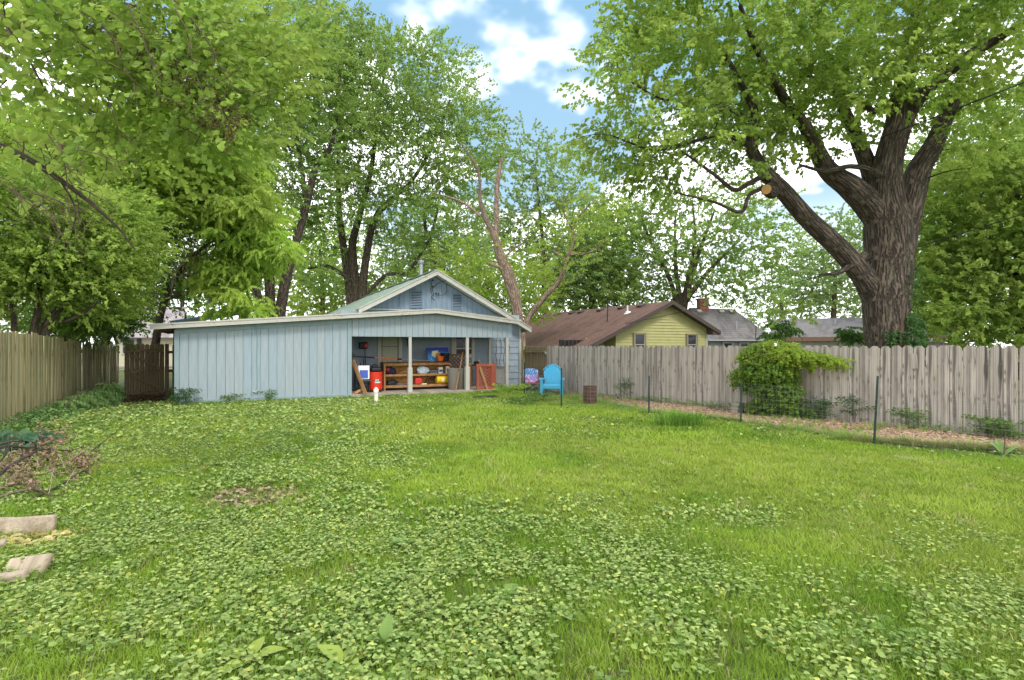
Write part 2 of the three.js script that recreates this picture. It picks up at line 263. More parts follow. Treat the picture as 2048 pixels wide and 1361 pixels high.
{
  // shed wing: planks, trims, side wall
  const r = rngOf(11);
  part(H, 'wall', [ext([[0.02, 0.05], [4.86, 0.05], [4.86, roofLo(4.86) - 0.1], [0.02, roofLo(0.02) - 0.1]], 0.06).translate(0, 0, -0.062)], mTrimBlue);
  let n = 20, w = 4.70 / n;
  for (let i = 0; i < n; i++) {
    const a = 0.10 + i * w + 0.005, b = a + w - 0.010, o = 0.003 * r();
    part(H, 'plank', fitUV(plank(a, b, 0.14, roofLo(a) - 0.28, roofLo(b) - 0.28, 0.02 - o, 0.022)), mBlue[Math.floor(r() * 3)]);
  }
  part(H, 'skirt_board', metreUV(be(0.0, 4.92, 0.03, 0.145, -0.012, 0.045)), mTrimBlue);
  part(H, 'frieze_board', metreUV(ext([[0, roofLo(0) - 0.29], [4.92, roofLo(4.92) - 0.29], [4.92, roofLo(4.92) - 0.14], [0, roofLo(0) - 0.14]], 0.035).translate(0, 0, 0.012)), mTrimBlue);
  part(H, 'corner_board', metreUV(be(-0.02, 0.10, 0.02, 2.17, -0.02, 0.10)), mTrimBlue);
  part(H, 'corner_board', metreUV(be(4.80, 4.93, 0.02, roofLo(4.8) - 0.13, -0.018, 0.05)), mTrimBlue);
  part(H, 'wall', metreUV(be(-0.004, 0.05, 0.0, 2.15, 0.10, 8)), mTrimBlue);
  part(H, 'wall', metreUV(be(4.84, 4.90, 0.0, 2.52, 0.12, 2.0)), mBlue[0]);
  part(H, 'wall', metreUV(be(0.05, 4.84, 0.0, 2.2, 7.9, 8)), mTrimBlue);
  // low roof over wing and porch: two slopes, deck, white fascia
  const slab = (a, b, d0, d1, t, top) => ext([[a, top(a) - t], [b, top(b) - t], [b, top(b)], [a, top(a)]], d1 - d0).translate(0, 0, -d0);
  part(H, 'porch_roof', planarUV(slab(-0.55, 4.6, -0.26, 8.2, 0.07, roofLo), 'x', 'z', 0.3), mGreenRoof);
  part(H, 'porch_roof', planarUV(slab(4.6, 7.75, -0.26, 2.05, 0.07, roofLo), 'x', 'z', 0.3), mGreenRoof);
  part(H, 'porch_roof', planarUV(slab(7.75, 10.95, -0.26, 2.05, 0.07, roofLo), 'x', 'z', 0.3), mGreenRoof);
  for (const [a, b] of [[-0.58, 3.1], [3.105, 7.75], [7.752, 10.99]]) {
    part(H, 'fascia_board', metreUV(slab(a, b, -0.29, -0.262, 0.15, (s) => roofLo(s) + 0.012)), mWhite);
    part(H, 'drip_edge', metreUV(slab(a, b, -0.305, -0.291, 0.045, (s) => roofLo(s) + 0.022)), mWhite);
  }
  part(H, 'soffit', metreUV(slab(-0.5, 7.75, -0.255, -0.03, 0.02, (s) => roofLo(s) - 0.10)), mWhite);
  part(H, 'soffit', metreUV(slab(7.755, 10.9, -0.255, -0.03, 0.02, (s) => roofLo(s) - 0.10)), mWhite);
  for (let k = 0; k < 5; k++) part(H, 'rafter', slab(-0.5, 0.0, 0.2 + k * 0.8, 0.25 + k * 0.8, 0.12, (s) => roofLo(s) - 0.071), mBrown);
  // porch gable planks
  const p0 = 4.95, p1 = 10.80, m = 29, pw = (p1 - p0) / m;
  for (let i = 0; i < m; i++) { const a = p0 + i * pw + 0.005, b = a + pw - 0.010; part(H, 'plank', fitUV(plank(a, b, 2.02 + 0.004 * r(), roofLo(a) - 0.09, roofLo(b) - 0.09, -0.002 * r(), 0.02)), mBlue[Math.floor(r() * 3)]); }
  part(H, 'header_beam', metreUV(be(4.92, 10.84, 2.03, 2.44, 0.034, 0.12)), mTrimBlue);
  part(H, 'ceiling', metreUV(be(4.92, 10.9, 2.44, 2.47, 0.13, 1.98)), mSoffit);
  part(H, 'header_beam', metreUV(be(10.72, 10.84, 2.06, 2.4, 0.13, 1.9)), mTrimBlue);
  // porch floor
  part(H, 'porch_slab', metreUV(be(4.86, 10.85, -0.05, 0.12, -0.12, 2.02)), mConcrete);
  // posts: slim above, thicker sleeve below
  for (const [s, wd] of [[6.90, 0.075], [9.02, 0.075]]) {
    const p = part(H, 'porch_post', rbx(0.10, 1.95, 0.10, 0.006, s, 1.09, -0.06), mWhite);
    part(p, 'post_sleeve', rbx(0.15, 0.84, 0.15, 0.006, s - 0.005, 0.54, -0.06), mWhite);
  }
  part(H, 'porch_post', rbx(0.105, 1.94, 0.105, 0.006, 10.62, 1.09, -0.06), mWhite);
  part(H, 'porch_post', rbx(0.10, 1.94, 0.10, 0.006, 10.74, 1.09, -1.86), mWhite);
  // side railing between the last post and the wall
  part(H, 'rail', rbx(0.05, 0.09, 1.7, 0.006, 10.66, 0.90, -0.96), mWhite);
  part(H, 'rail', rbx(0.05, 0.07, 1.7, 0.006, 10.66, 0.25, -0.96), mWhite);
  for (let k = 0; k < 14; k++) part(H, 'baluster', rbx(0.035, 0.6, 0.035, 0.004, 10.66, 0.57, -0.2 - k * 0.118), mWhite);
  // main wall of lap boards behind the porch
  part(H, 'wall', metreUV(be(4.9, 12.18, 0.0, 2.84, 2.03, 2.12)), mLap);
  for (let k = 0; k < 11; k++) {
    const y = 0.10 + k * 0.262; const g = be(4.92, 12.17, -0.14, 0.14, -0.011, 0.011); g.rotateX(-0.085).translate(0, y + 0.135, -2.012);
    part(H, 'lap_board', planarUV(g, 'x', 'y', 0.5), mLap);
  }
  part(H, 'corner_board', metreUV(be(12.15, 12.24, 0.02, 2.82, 1.96, 2.1)), mWhite);
  part(H, 'wall', metreUV(be(12.16, 12.22, 0.0, 2.6, 2.1, 17)), mLap);
  part(H, 'wall', metreUV(be(4.7, 12.2, 0.0, 2.6, 16.9, 17)), mLap);
  part(H, 'foundation', metreUV(be(10.86, 12.2, -0.05, 0.1, 2.0, 2.1)), mConcrete);
  // main gable: planks, louvre vents
  const g0 = 4.9, g1 = 12.2, gn = 34, gw = (g1 - g0) / gn;
  part(H, 'gable_backing', ext([[4.9, 2.5], [12.2, 2.5], [12.2, roofHi(12.2) - 0.2], [MR, 4.4], [4.9, roofHi(4.9) - 0.2]], 0.05).translate(0, 0, -2.06), mGable[0]);
  for (let i = 0; i < gn; i++) {
    const a = g0 + i * gw + 0.005, b = a + gw - 0.010, mid = a < MR && b > MR; const yt = (s) => roofHi(s) - 0.17;
    const g = mid ? ext([[a, 2.55], [b, 2.55], [b, yt(b)], [MR, yt(MR)], [a, yt(a)]], 0.02).translate(0, 0, -2.03) : plank(a, b, 2.55, yt(a), yt(b), 2.03, 0.02);
    part(H, 'plank', fitUV(g), mGable[i % 2]);
  }
  for (const [s0, s1, y0, y1] of [[7.52, 7.94, 3.19, 3.82], [9.20, 9.58, 3.15, 3.77]]) {
    const v = new THREE.Group(); v.name = 'louvre_vent'; H.add(v);
    part(v, 'vent_frame', [be(s0 - 0.03, s0, y0 - 0.03, y1 + 0.03, 1.985, 2.03), be(s1, s1 + 0.03, y0 - 0.03, y1 + 0.03, 1.985, 2.03), be(s0, s1, y1, y1 + 0.03, 1.985, 2.03), be(s0, s1, y0 - 0.03, y0, 1.985, 2.03)], mGable[0]);
    part(v, 'vent_back', be(s0, s1, y0, y1, 2.02, 2.028), mBlack);
    for (let k = 0; k < 10; k++) part(v, 'slat', bx(s1 - s0, 0.042, 0.008, (s0 + s1) / 2, y0 + (k + 0.5) * (y1 - y0) / 10, -2.002, -0.7), mGable[1]);
  }
  part(H, 'ledge_board', metreUV(be(5.5, 7.55, 3.05, 3.09, 1.95, 2.03)), mWhite);
  // main roof: right slope, upper left slope with front overhang, lower left slope set back
  const ml = (a, b, d0, d1, t, up = 0) => slab(a, b, d0, d1, t, (s) => roofHi(s) + up);
  part(H, 'roof_slope', planarUV(ml(MR, 12.5, 1.62, 17.3, 0.10), 'z', 'x', 0.3), mGreenRoof);
  part(H, 'roof_slope', planarUV(ml(5.5, MR, 1.62, 17.3, 0.10), 'z', 'x', 0.3), mGreenRoof);
  part(H, 'roof_slope', planarUV(ml(3.7, 5.5, 2.3, 17.3, 0.10), 'z', 'x', 0.3), mGreenRoof);
  for (let k = 0; k < 7; k++) part(H, 'roof_seam', ml(4.2, MR - 0.02, 3 + k * 2, 3.04 + k * 2, 0.03, 0.028), mGreenRoof);
  part(H, 'rake_board', metreUV(ml(MR, 12.52, 1.58, 1.618, 0.19, 0.015)), mWhite);
  part(H, 'rake_board', metreUV(ml(5.48, MR - 0.001, 1.58, 1.618, 0.19, 0.015)), mWhite);
  part(H, 'rake_board', metreUV(ml(3.7, 5.5, 2.26, 2.298, 0.16, 0.012)), mWhite);
  part(H, 'rake_cap', metreUV(ml(MR, 12.53, 1.55, 1.66, 0.03, 0.03)), mWhite);
  part(H, 'rake_cap', metreUV(ml(5.47, MR - 0.001, 1.55, 1.66, 0.03, 0.03)), mWhite);
  part(H, 'rake_soffit', metreUV(ml(MR + 0.01, 12.4, 1.62, 2.03, 0.03, -0.11)), mWhite);
  part(H, 'rake_soffit', metreUV(ml(5.5, MR - 0.01, 1.62, 2.03, 0.03, -0.11)), mWhite);
  part(H, 'eave_fascia', metreUV(be(12.45, 12.5, roofHi(12.5) - 0.16, roofHi(12.5) - 0.01, 1.66, 17.3)), mWhite);
  part(H, 'ridge_cap', bx(0.2, 0.03, 15.6, MR, 4.62, -9.5), mGreenRoof);
  // flue pipe
  const fs = hs(842, 4.0), fy = roofHi(fs);
  const fl = part(H, 'flue_pipe', lathe([[0.16, fy - 0.2], [0.11, fy + 0.16], [0.075, fy + 0.22], [0.075, fy + 0.66]], 16).translate(fs, 0, -4.0), mSteel);
  part(fl, 'flue_cap', lathe([[0.0, fy + 0.78], [0.12, fy + 0.76], [0.13, fy + 0.72], [0.1, fy + 0.70], [0.13, fy + 0.66], [0.09, fy + 0.62], [0.075, fy + 0.62]], 16).translate(fs, 0, -4.0), mSteel);
  part(H, 'vent_stub', cyl(0.04, 0.04, 0.18, 4.6, roofHi(4.6) - 0.02, -4.2, 8), mBrown);
  // conduit and service wires on the gable
  part(H, 'conduit', tube([V(7.12, 2.95, -1.97), V(7.12, 3.68, -1.97), V(7.2, 3.86, -1.97), V(7.5, 4.0, -1.97), V(8.15, 4.34, -1.97)], [0.022, 0.022, 0.022, 0.022, 0.022], 6, 14), mGable[1]);
  part(H, 'service_wire', tube([V(9.2, 4.34, -1.5), V(8.75, 4.22, -1.8), V(8.5, 4.1, -1.93), V(8.35, 3.9, -1.95), V(8.42, 3.72, -1.95), V(8.3, 3.6, -1.95), V(8.45, 3.48, -1.95)], Array(7).fill(0.014), 5, 20), mDarkMetal);
  part(H, 'service_wire', tube([V(8.92, 4.16, -1.93), V(8.94, 3.9, -1.95), V(8.86, 3.74, -1.95), V(8.62, 3.68, -1.95), V(8.46, 3.72, -1.95)], Array(5).fill(0.011), 5, 14), mDarkMetal);
  part(H, 'service_wire', tube([V(8.2, 4.32, -1.96), V(8.3, 4.1, -1.95), V(8.28, 3.8, -1.95), V(8.42, 3.68, -1.95)], Array(4).fill(0.01), 5, 10), mDarkMetal);
  for (const [a, b] of [[8.37, 4.22], [8.36, 3.98], [8.5, 3.72], [8.6, 3.71]]) part(H, 'insulator', cyl(0.03, 0.03, 0.06, a, b, -1.95, 8), mBlack);
  // back door with trim, window beside it, wall lamp
  const d0 = hs(762, 2), d1 = hs(796, 2);
  const door = part(H, 'door', rbx(d1 - d0, 2.0, 0.04, 0.004, (d0 + d1) / 2, 1.12, -1.965), M({ map: paintTex(97, [0.70, 0.69, 0.60], [0.6, 0.58, 0.5], 0.5) }));
  part(door, 'door_frame', [be(d0 - 0.14, d0 - 0.01, 0.12, 2.3, 1.93, 1.99), be(d1 + 0.01, d1 + 0.13, 0.12, 2.3, 1.93, 1.99), be(d0 - 0.01, d1 + 0.01, 2.13, 2.3, 1.93, 1.99)], mWhite);
  part(door, 'panel_line', be(d0, d1, 1.68, 1.70, 1.935, 1.945), mSoffit);
  part(door, 'panel_line', be(d0 + 0.02, d0 + 0.035, 0.2, 2.1, 1.935, 1.945), mSoffit);
  part(door, 'panel_line', be(d1 - 0.035, d1 - 0.02, 0.2, 2.1, 1.935, 1.945), mSoffit);
  const w0 = hs(908, 2), w1 = hs(942, 2), wy = hy(711, w0, 2);
  const win = part(H, 'window', [be(w0 - 0.13, w0 + 0.07, wy - 0.1, 2.32, 1.93, 1.99), be(w1, w1 + 0.14, wy - 0.6, 2.32, 1.93, 1.99), be(w0 + 0.07, w1, wy - 0.1, wy, 1.93, 1.99), be(w0 + 0.07, w1, 2.2, 2.32, 1.93, 1.99)], mWhite);
  part(win, 'pane', be(w0 + 0.07, w1, wy + 0.04, 2.2, 1.975, 1.985), mGlass);
  part(win, 'sash_bar', be(w0 + 0.07, w1, wy, wy + 0.05, 1.95, 1.99), mWhite);
  part(win, 'sash_bar', be(w0 + 0.07, w1, wy + 0.24, wy + 0.29, 1.95, 1.974), mWhite);
  part(win, 'sash_bar', be((w0 + w1) / 2 + 0.02, (w0 + w1) / 2 + 0.045, wy + 0.29, 2.2, 1.955, 1.974), mWhite);
  const ls = hs(816, 2); const lamp = part(H, 'wall_lamp', rbx(0.1, 0.3, 0.1, 0.02, ls, 1.86, -1.93), mBlack); part(lamp, 'lamp_globe', new THREE.SphereGeometry(0.05, 10, 8).translate(ls, 2.02, -1.88), col(0xe8e6dc));
  // loose cables and vine stems on the right part of the wall
  const r2 = rngOf(5);
  for (let k = 0; k < 4; k++) { const s = 11.1 + 0.18 * k; const pts = []; for (let i = 0; i < 8; i++) pts.push(V(s + 0.1 * (r2() - 0.5), 2.3 - i * 0.24, -1.955)); part(H, 'cable', tube(pts, Array(8).fill(0.009), 4, 20), mTwig); }
  // downspout straps and a thin cable with tap on the plank wall
  const cs = hs(513, 0), pts = [V(cs - 0.03, roofLo(cs) - 0.15, 0.02), V(cs + 0.01, 1.9, 0.012), V(cs, 1.4, 0.012), V(cs + 0.012, 0.8, 0.012), V(cs, 0.33, 0.014)];
  part(H, 'cable', tube(pts, Array(5).fill(0.008), 5, 16), col(0x6f9a94));
  part(H, 'tap', [bx(0.13, 0.03, 0.03, cs - 0.05, 0.33, 0.03, 0, 0, -0.45), bx(0.03, 0.06, 0.03, cs, 0.34, 0.03)], col(0xcfd2cf));
}
// lap-sided wall as a saw-tooth sheet, outline clipped under a gable: one strip per course
function courses(f, x0f, x1f, y0, y1, step, lean = 0.012) {      // x0f, x1f: limits at height y; faces +z
  const pos = [];
  for (let y = y0; y < y1 - 1e-3; y += step) {
    const t = Math.min(y1, y + step), a = x0f(y), b = x1f(y), c = x0f(t), d = x1f(t); if (b - a < 0.02) continue;
    const q = (p) => pos.push(...p);
    q([a, y, lean]); q([b, y, lean]); q([d, t, 0]); q([a, y, lean]); q([d, t, 0]); q([c, t, 0]);
    q([a, y, 0]); q([b, y, 0]); q([b, y, lean]); q([a, y, 0]); q([b, y, lean]); q([a, y, lean]);
  }
  const g = new THREE.BufferGeometry(); g.setAttribute('position', new THREE.Float32BufferAttribute(pos, 3)); planarUV(g, 'x', 'y', 0.5); g.computeVertexNormals(); return g;
}
const mSash = M({ color: rgb(0.34, 0.32, 0.27) });
const windowPart = (par, x, y, w, h, z, frameMat, back) => {
  const f = part(par, 'window', [bx(w + 0.16, 0.08, 0.07, x, y + h / 2 + 0.04, z), bx(w + 0.16, 0.08, 0.07, x, y - h / 2 - 0.04, z), bx(0.08, h, 0.07, x - w / 2 - 0.04, y, z), bx(0.08, h, 0.07, x + w / 2 + 0.04, y, z)], frameMat);
  part(f, 'pane', bx(w, h, 0.01, x, y, z - 0.012), back || mGlass);
  part(f, 'sash_bar', bx(w, 0.045, 0.03, x, y, z + 0.005), mSash);
  part(f, 'sash_bar', [bx(0.035, h, 0.03, x - w / 2 + 0.02, y, z + 0.004), bx(0.035, h, 0.03, x + w / 2 - 0.02, y, z + 0.004)], mSash);
  return f;
};
{ // the yellow house beyond the right fence
  const Y = thing('yellow_house', 'yellow lap-sided house with brown shingle roof beyond the grey picket fence', 'house', V(10.26, 0, -29), TH);
  const mY = M({ map: paintTex(301, [0.705, 0.685, 0.46], [0.70, 0.68, 0.47], 0.15), roughness: 0.75 }), mB = M({ map: paintTex(303, [0.30, 0.255, 0.225], [0.36, 0.31, 0.27], 0.7), roughness: 0.8 });
  const R = -2.75, RY = 3.97, S = 0.445, top = (x) => RY - Math.abs(x - R) * S;
  const lo = (y) => Math.max(-5.94, R - (RY - 0.12 - y) / S), hi = (y) => Math.min(0, R + (RY - 0.12 - y) / S);
  part(Y, 'wall', courses(null, lo, hi, 0, 3.85, 0.145, 0.032), mY);
  part(Y, 'wall', metreUV(bx(0.1, 2.4, 11.4, -0.05, 1.2, -5.75)), mY);
  part(Y, 'wall', metreUV(bx(0.1, 2.4, 11.4, -5.9, 1.2, -5.75)), mY);
  part(Y, 'wall', metreUV(ext([[-5.9, 0], [-0.1, 0], [-0.1, top(-0.1) - 0.15], [R, RY - 0.15], [-5.9, top(-5.9) - 0.15]], 0.1).translate(0, 0, -0.02)), mY);
  part(Y, 'corner_board', bx(0.09, 2.35, 0.06, -0.02, 1.18, 0.03), mWhite); part(Y, 'corner_board', bx(0.09, 2.0, 0.06, -5.94, 1.2, 0.03), mY);
  part(Y, 'wall', courses(null, () => -7.05, () => -5.98, 0, 2.1, 0.145).translate(0, 0, -0.9), mY);
  part(Y, 'porch_screen', bx(1.5, 2.0, 0.06, -7.8, 1.0, -0.9), mBlack);
  for (let k = 0; k < 6; k++) part(Y, 'screen_bar', bx(0.03, 2.0, 0.05, -7.2 - k * 0.22, 1.0, -0.84), mB);
  const meter = part(Y, 'electric_meter', rbx(0.24, 0.42, 0.12, 0.02, -6.5, 1.75, -0.82), mDarkMetal); part(meter, 'meter_glass', new THREE.CylinderGeometry(0.07, 0.08, 0.08, 14).rotateX(Math.PI / 2).translate(-6.5, 1.76, -0.74), col(0xb8bcc0, { roughness: 0.3 }));
  const sl2 = (a, b, d0, d1, t, up = 0) => ext([[a, top(a) - t + up], [b, top(b) - t + up], [b, top(b) + up], [a, top(a) + up]], d1 - d0).translate(0, 0, -d0);
  const ruv = (g) => planarUV(g, 'z', 'x', 1);
  part(Y, 'roof_slope', ruv(sl2(-8.6, R, -0.42, 11.9, 0.1)), mShBrown);
  part(Y, 'roof_slope', ruv(sl2(R, 0.55, -0.42, 11.9, 0.1)), mShBrown);
  part(Y, 'rake_board', sl2(-8.6, R - 0.001, -0.47, -0.425, 0.2, 0.012), mB); part(Y, 'rake_board', sl2(R, 0.56, -0.47, -0.425, 0.2, 0.012), mB);
  part(Y, 'soffit', sl2(-8.5, R - 0.01, -0.42, 0.02, 0.02, -0.104), mB); part(Y, 'soffit', sl2(R + 0.01, 0.5, -0.42, 0.02, 0.02, -0.104), mB);
  part(Y, 'eave_box', ext([[0.02, top(0.55) - 0.2], [0.55, top(0.55) - 0.2], [0.55, top(0.55) - 0.1], [0.02, top(0.02) - 0.12]], 0.4).translate(0, 0, 0.42), mB);
  windowPart(Y, -4.55, 1.78, 0.62, 0.98, 0.07, M({ color: rgb(0.22, 0.18, 0.12) })); windowPart(Y, -1.1, 1.78, 0.62, 0.98, 0.07, M({ color: rgb(0.22, 0.18, 0.12) }));
  for (const [d, x] of [[1.5, -3.15], [3.1, -3.15], [5.0, -3.2], [7.0, -3.2], [8.0, -3.2], [9.7, -3.2]]) part(Y, 'roof_vent', rbx(0.34, 0.10, 0.4, 0.03, x, top(x) + 0.06, -d, 0, 0, 0.42), mB);
  part(Y, 'service_mast', [rod(V(-4.95, top(-4.95), -2.0), V(-4.9, top(-4.9) + 0.95, -2.0), 0.03, 8), bx(0.18, 0.05, 0.05, -4.85, top(-4.9) + 0.97, -2.0)], mDarkMetal);
  part(Y, 'plumbing_vent', [cyl(0.045, 0.045, 0.4, -3.95, top(-3.95), -1.6, 8), lathe([[0.2, 0], [0.1, 0.06], [0.05, 0.12]], 10).rotateZ(0.4).translate(-3.95, top(-3.95), -1.6)], col(0xd8d6d0));
}
{ // grey house farther back
  const g = thing('grey_house', 'small grey house with hip shingle roof and brick chimney behind the yellow house', 'house', P(1470, 693, 38).setY(0), 0.06);
  const mG = M({ map: paintTex(311, [0.63, 0.64, 0.645], [0.7, 0.7, 0.7], 0.5) });
  part(g, 'wall', courses(null, () => -1.75, () => 2.3, 0, 2.15, 0.15, 0.03), mG); part(g, 'wall', metreUV(bx(4.0, 2.1, 8, 0.27, 1.05, -4.02)), mG);
  const hp = [[-2.1, 2.15, 0.45], [2.65, 2.15, 0.45], [2.65, 2.15, -8], [-2.1, 2.15, -8], [-1.85, 4.62, -3.5], [1.6, 4.5, -3.5]], f = [[0, 1, 5], [0, 5, 4], [1, 2, 5], [2, 3, 4], [2, 4, 5], [3, 0, 4], [0, 2, 1], [0, 3, 2]], pos = [];
  for (const t of f) for (const i of t) pos.push(...hp[i]);
  const rg = new THREE.BufferGeometry(); rg.setAttribute('position', new THREE.Float32BufferAttribute(pos, 3)); planarUV(rg, 'x', 'y', 1); rg.computeVertexNormals();
  part(g, 'roof', rg, mShGrey);
  part(g, 'gutter', rbx(4.75, 0.09, 0.1, 0.02, 0.27, 2.1, 0.48), mG);
  windowPart(g, -0.52, 1.5, 0.6, 0.8, 0.07, mWhite); windowPart(g, 0.62, 1.5, 0.5, 0.8, 0.07, mWhite);
  part(g, 'plumbing_vent', cyl(0.05, 0.05, 0.75, 0.55, 2.75, -0.9, 8), mSteel); part(g, 'service_mast', rod(V(1.2, 1.4, 0.5), V(1.25, 3.1, 0.5), 0.03, 6), mDarkMetal);
  for (const x of [-1.3, 0.4, 1.2]) part(g, 'roof_vent', rbx(0.34, 0.12, 0.3, 0.03, x, 4.32, -2.95, 0.6), mWhite);
  // chimney: courses of brick
  const c = new THREE.Group(); c.name = 'chimney'; g.add(c); const mBr = [col(0x9a5a46), col(0x8a4a3a), col(0xa8705c)], r = rngOf(8);
  part(c, 'mortar_core', bx(0.62, 1.15, 0.62, -0.9, 4.62, -3.4), col(0x8d8178));
  for (let y = 0; y < 12; y++) for (let k = 0; k < 3; k++) part(c, 'brick', bx(0.2, 0.075, 0.1, -1.11 + k * 0.21 + (y % 2 ? 0.03 : -0.02), 4.12 + y * 0.09, -3.06), mBr[Math.floor(r() * 3)]);
  part(c, 'chimney_cap', rbx(0.78, 0.1, 0.78, 0.02, -0.9, 5.24, -3.4), mConcrete);
}
{ // white outbuilding behind the big maple
  const g = thing('white_garage', 'low white plank garage with grey shingle roof and brown fascia behind the big trunk', 'garage', P(1562, 693, 27).setY(0), -30 * Math.PI / 180);
  const mW2 = M({ map: paintTex(321, [0.80, 0.80, 0.78], [0.62, 0.6, 0.55], 0.7) }), r = rngOf(4);
  part(g, 'wall', metreUV(bx(6.4, 2.0, 4, 3.2, 1.0, -2.05)), mW2);
  for (let k = 0; k < 22; k++) part(g, 'plank', metreUV(bx(0.274, 1.98, 0.03, 0.15 + k * 0.29, 1.0, -0.02 - 0.006 * r())), mW2);
  part(g, 'gable_wall', ext([[-0.05, 2.0], [-4.05, 2.0], [-2.05, 2.95]], 0.06).rotateY(-Math.PI / 2), mW2);
  const prof = [[0.45, 2.12], [-2.05, 3.12], [-4.55, 2.12], [-4.55, 2.02], [-2.05, 3.02], [0.45, 2.02]], rg = ext(prof, 7.4).rotateY(-Math.PI / 2); rg.computeBoundingBox(); rg.translate(-0.5 - rg.boundingBox.min.x, 0, 0);
  part(g, 'roof', planarUV(rg, 'x', 'z', 1), mShGrey);
  part(g, 'fascia_board', metreUV(bx(7.4, 0.2, 0.04, 3.2, 2.04, 0.48)), M({ map: paintTex(331, [0.50, 0.38, 0.31], [0.6, 0.5, 0.43], 0.9) }));
  part(g, 'roof_vent', cyl(0.05, 0.05, 0.3, 2.3, 2.75, -1.2, 8), mSteel);
  const s = thing('grey_shed', 'weathered grey plank shed low behind the fence right of the big trunk', 'shed', P(1830, 693, 21).setY(0), 0.05);
  const mS = woods(wGrey)[0];
  for (let k = 0; k < 14; k++) part(s, 'plank', bx(0.15, 1.84, 0.025, k * 0.155, 0.92, 0), mGrey[k % 2]);
  part(s, 'wall', bx(2.1, 1.8, 1.6, 1.0, 0.9, -0.83), mS); part(s, 'roof', bx(2.5, 0.06, 2.1, 1.0, 1.94, -0.8, 0.06), mShGrey);
}
{ // house across the street and the blue-roofed shelter, past the side gate
  const g = thing('beige_house', 'pale beige house with white roof across the street, left beyond the side gate', 'house', P(228, 693, 46).setY(0), TH);
  const mC = M({ map: paintTex(341, [0.76, 0.73, 0.62], [0.7, 0.68, 0.6], 0.4) });
  part(g, 'wall', courses(null, () => 0, () => 4.4, 0, 2.6, 0.2), mC); part(g, 'wall', metreUV(bx(4.3, 2.55, 7, 2.2, 1.27, -3.52)), mC);
  const rg = ext([[0.5, 2.5], [-3.5, 5.4], [-7.5, 2.5], [-7.5, 2.4], [-3.5, 5.25], [0.5, 2.4]], 5.4).rotateY(-Math.PI / 2); rg.computeBoundingBox(); rg.translate(-0.5 - rg.boundingBox.min.x, 0, 0);
  part(g, 'roof', planarUV(rg, 'x', 'z', 1), M({ map: again(shGrey, 0.4, 0.4), color: rgb(1.35, 1.3, 1.3) }));
  windowPart(g, 1.0, 1.7, 0.85, 1.2, 0.04, mWhite);
  part(g, 'shutter', bx(0.3, 1.3, 0.05, 1.75, 1.7, 0.05), mDarkMetal); part(g, 'corner_board', bx(0.16, 2.5, 0.08, 4.34, 1.25, 0.03), mBrown);
  const g2 = thing('pink_house', 'pinkish house far down the street under the shed eave', 'house', P(315, 693, 50).setY(0), TH);
  part(g2, 'wall', metreUV(bx(5, 2.3, 5, 2.5, 1.15, -2.5)), M({ map: paintTex(351, [0.74, 0.63, 0.58], [0.7, 0.6, 0.56], 0.4) })); part(g2, 'roof', ext([[-0.4, 2.3], [5.4, 2.3], [2.5, 3.9]], 5.6).translate(0, 0, 0.3), mShBrown);
  const c = thing('blue_shelter', 'blue sheet-metal lean-to roof peeking above the shed roof', 'shelter', hw(hs(425, 10.5) - 0.5, 0, 10.5), TH);
  part(c, 'roof', [bx(3.2, 0.08, 3, 0.5, 3.05, 0, 0, 0, 0.2)], col(0x6f94bd, { roughness: 0.4 }));
  for (const [x, z] of [[-0.9, 1.3], [1.9, 1.3], [-0.9, -1.3], [1.9, -1.3]]) part(c, 'post', bx(0.1, 2.8 + x * 0.15, 0.1, x, 1.42 + x * 0.07, z), mBrown);
}
// ---------------------------------------------------------------- fences
const dogEar = (w, h, t) => { const c = w * 0.27; return ext([[-w / 2, 0], [w / 2, 0], [w / 2, h - c * 1.1], [w / 2 - c, h], [-w / 2 + c, h], [-w / 2, h - c * 1.1]], t); };
const boardUV = (g, h) => { const p = g.attributes.position, a = []; g.computeBoundingBox(); const b = g.boundingBox; for (let i = 0; i < p.count; i++) a.push((p.getX(i) - b.min.x) / (b.max.x - b.min.x), p.getY(i) / h); g.setAttribute('uv', new THREE.Float32BufferAttribute(a, 2)); return g; };
const pkOf = (l) => l.map((w) => boardUV(dogEar(w, 1.7, 0.02), 1.7)), pk = pkOf([0.136, 0.132, 0.138]), pkWide = pkOf([0.194, 0.187, 0.199]);
const fenceYaw = Math.atan2(FD[1], FD[0]);       // along the fence, x ahead
const mGreyAll = []; { const r = rngOf(3); for (let k = 0; k < 10; k++) mGreyAll.push(M({ map: again(wGrey[[0, 0, 1, 1, 2, 2, 3, 3, 1, 2][k]], k % 2 ? -1 : 1, 0.8 + 0.4 * r(), 0, r()), bumpMap: bumpGrain, bumpScale: 0.004, roughness: 0.93, color: rgb(1, 1, 1).multiplyScalar(0.80 + 0.2 * r()) })); }
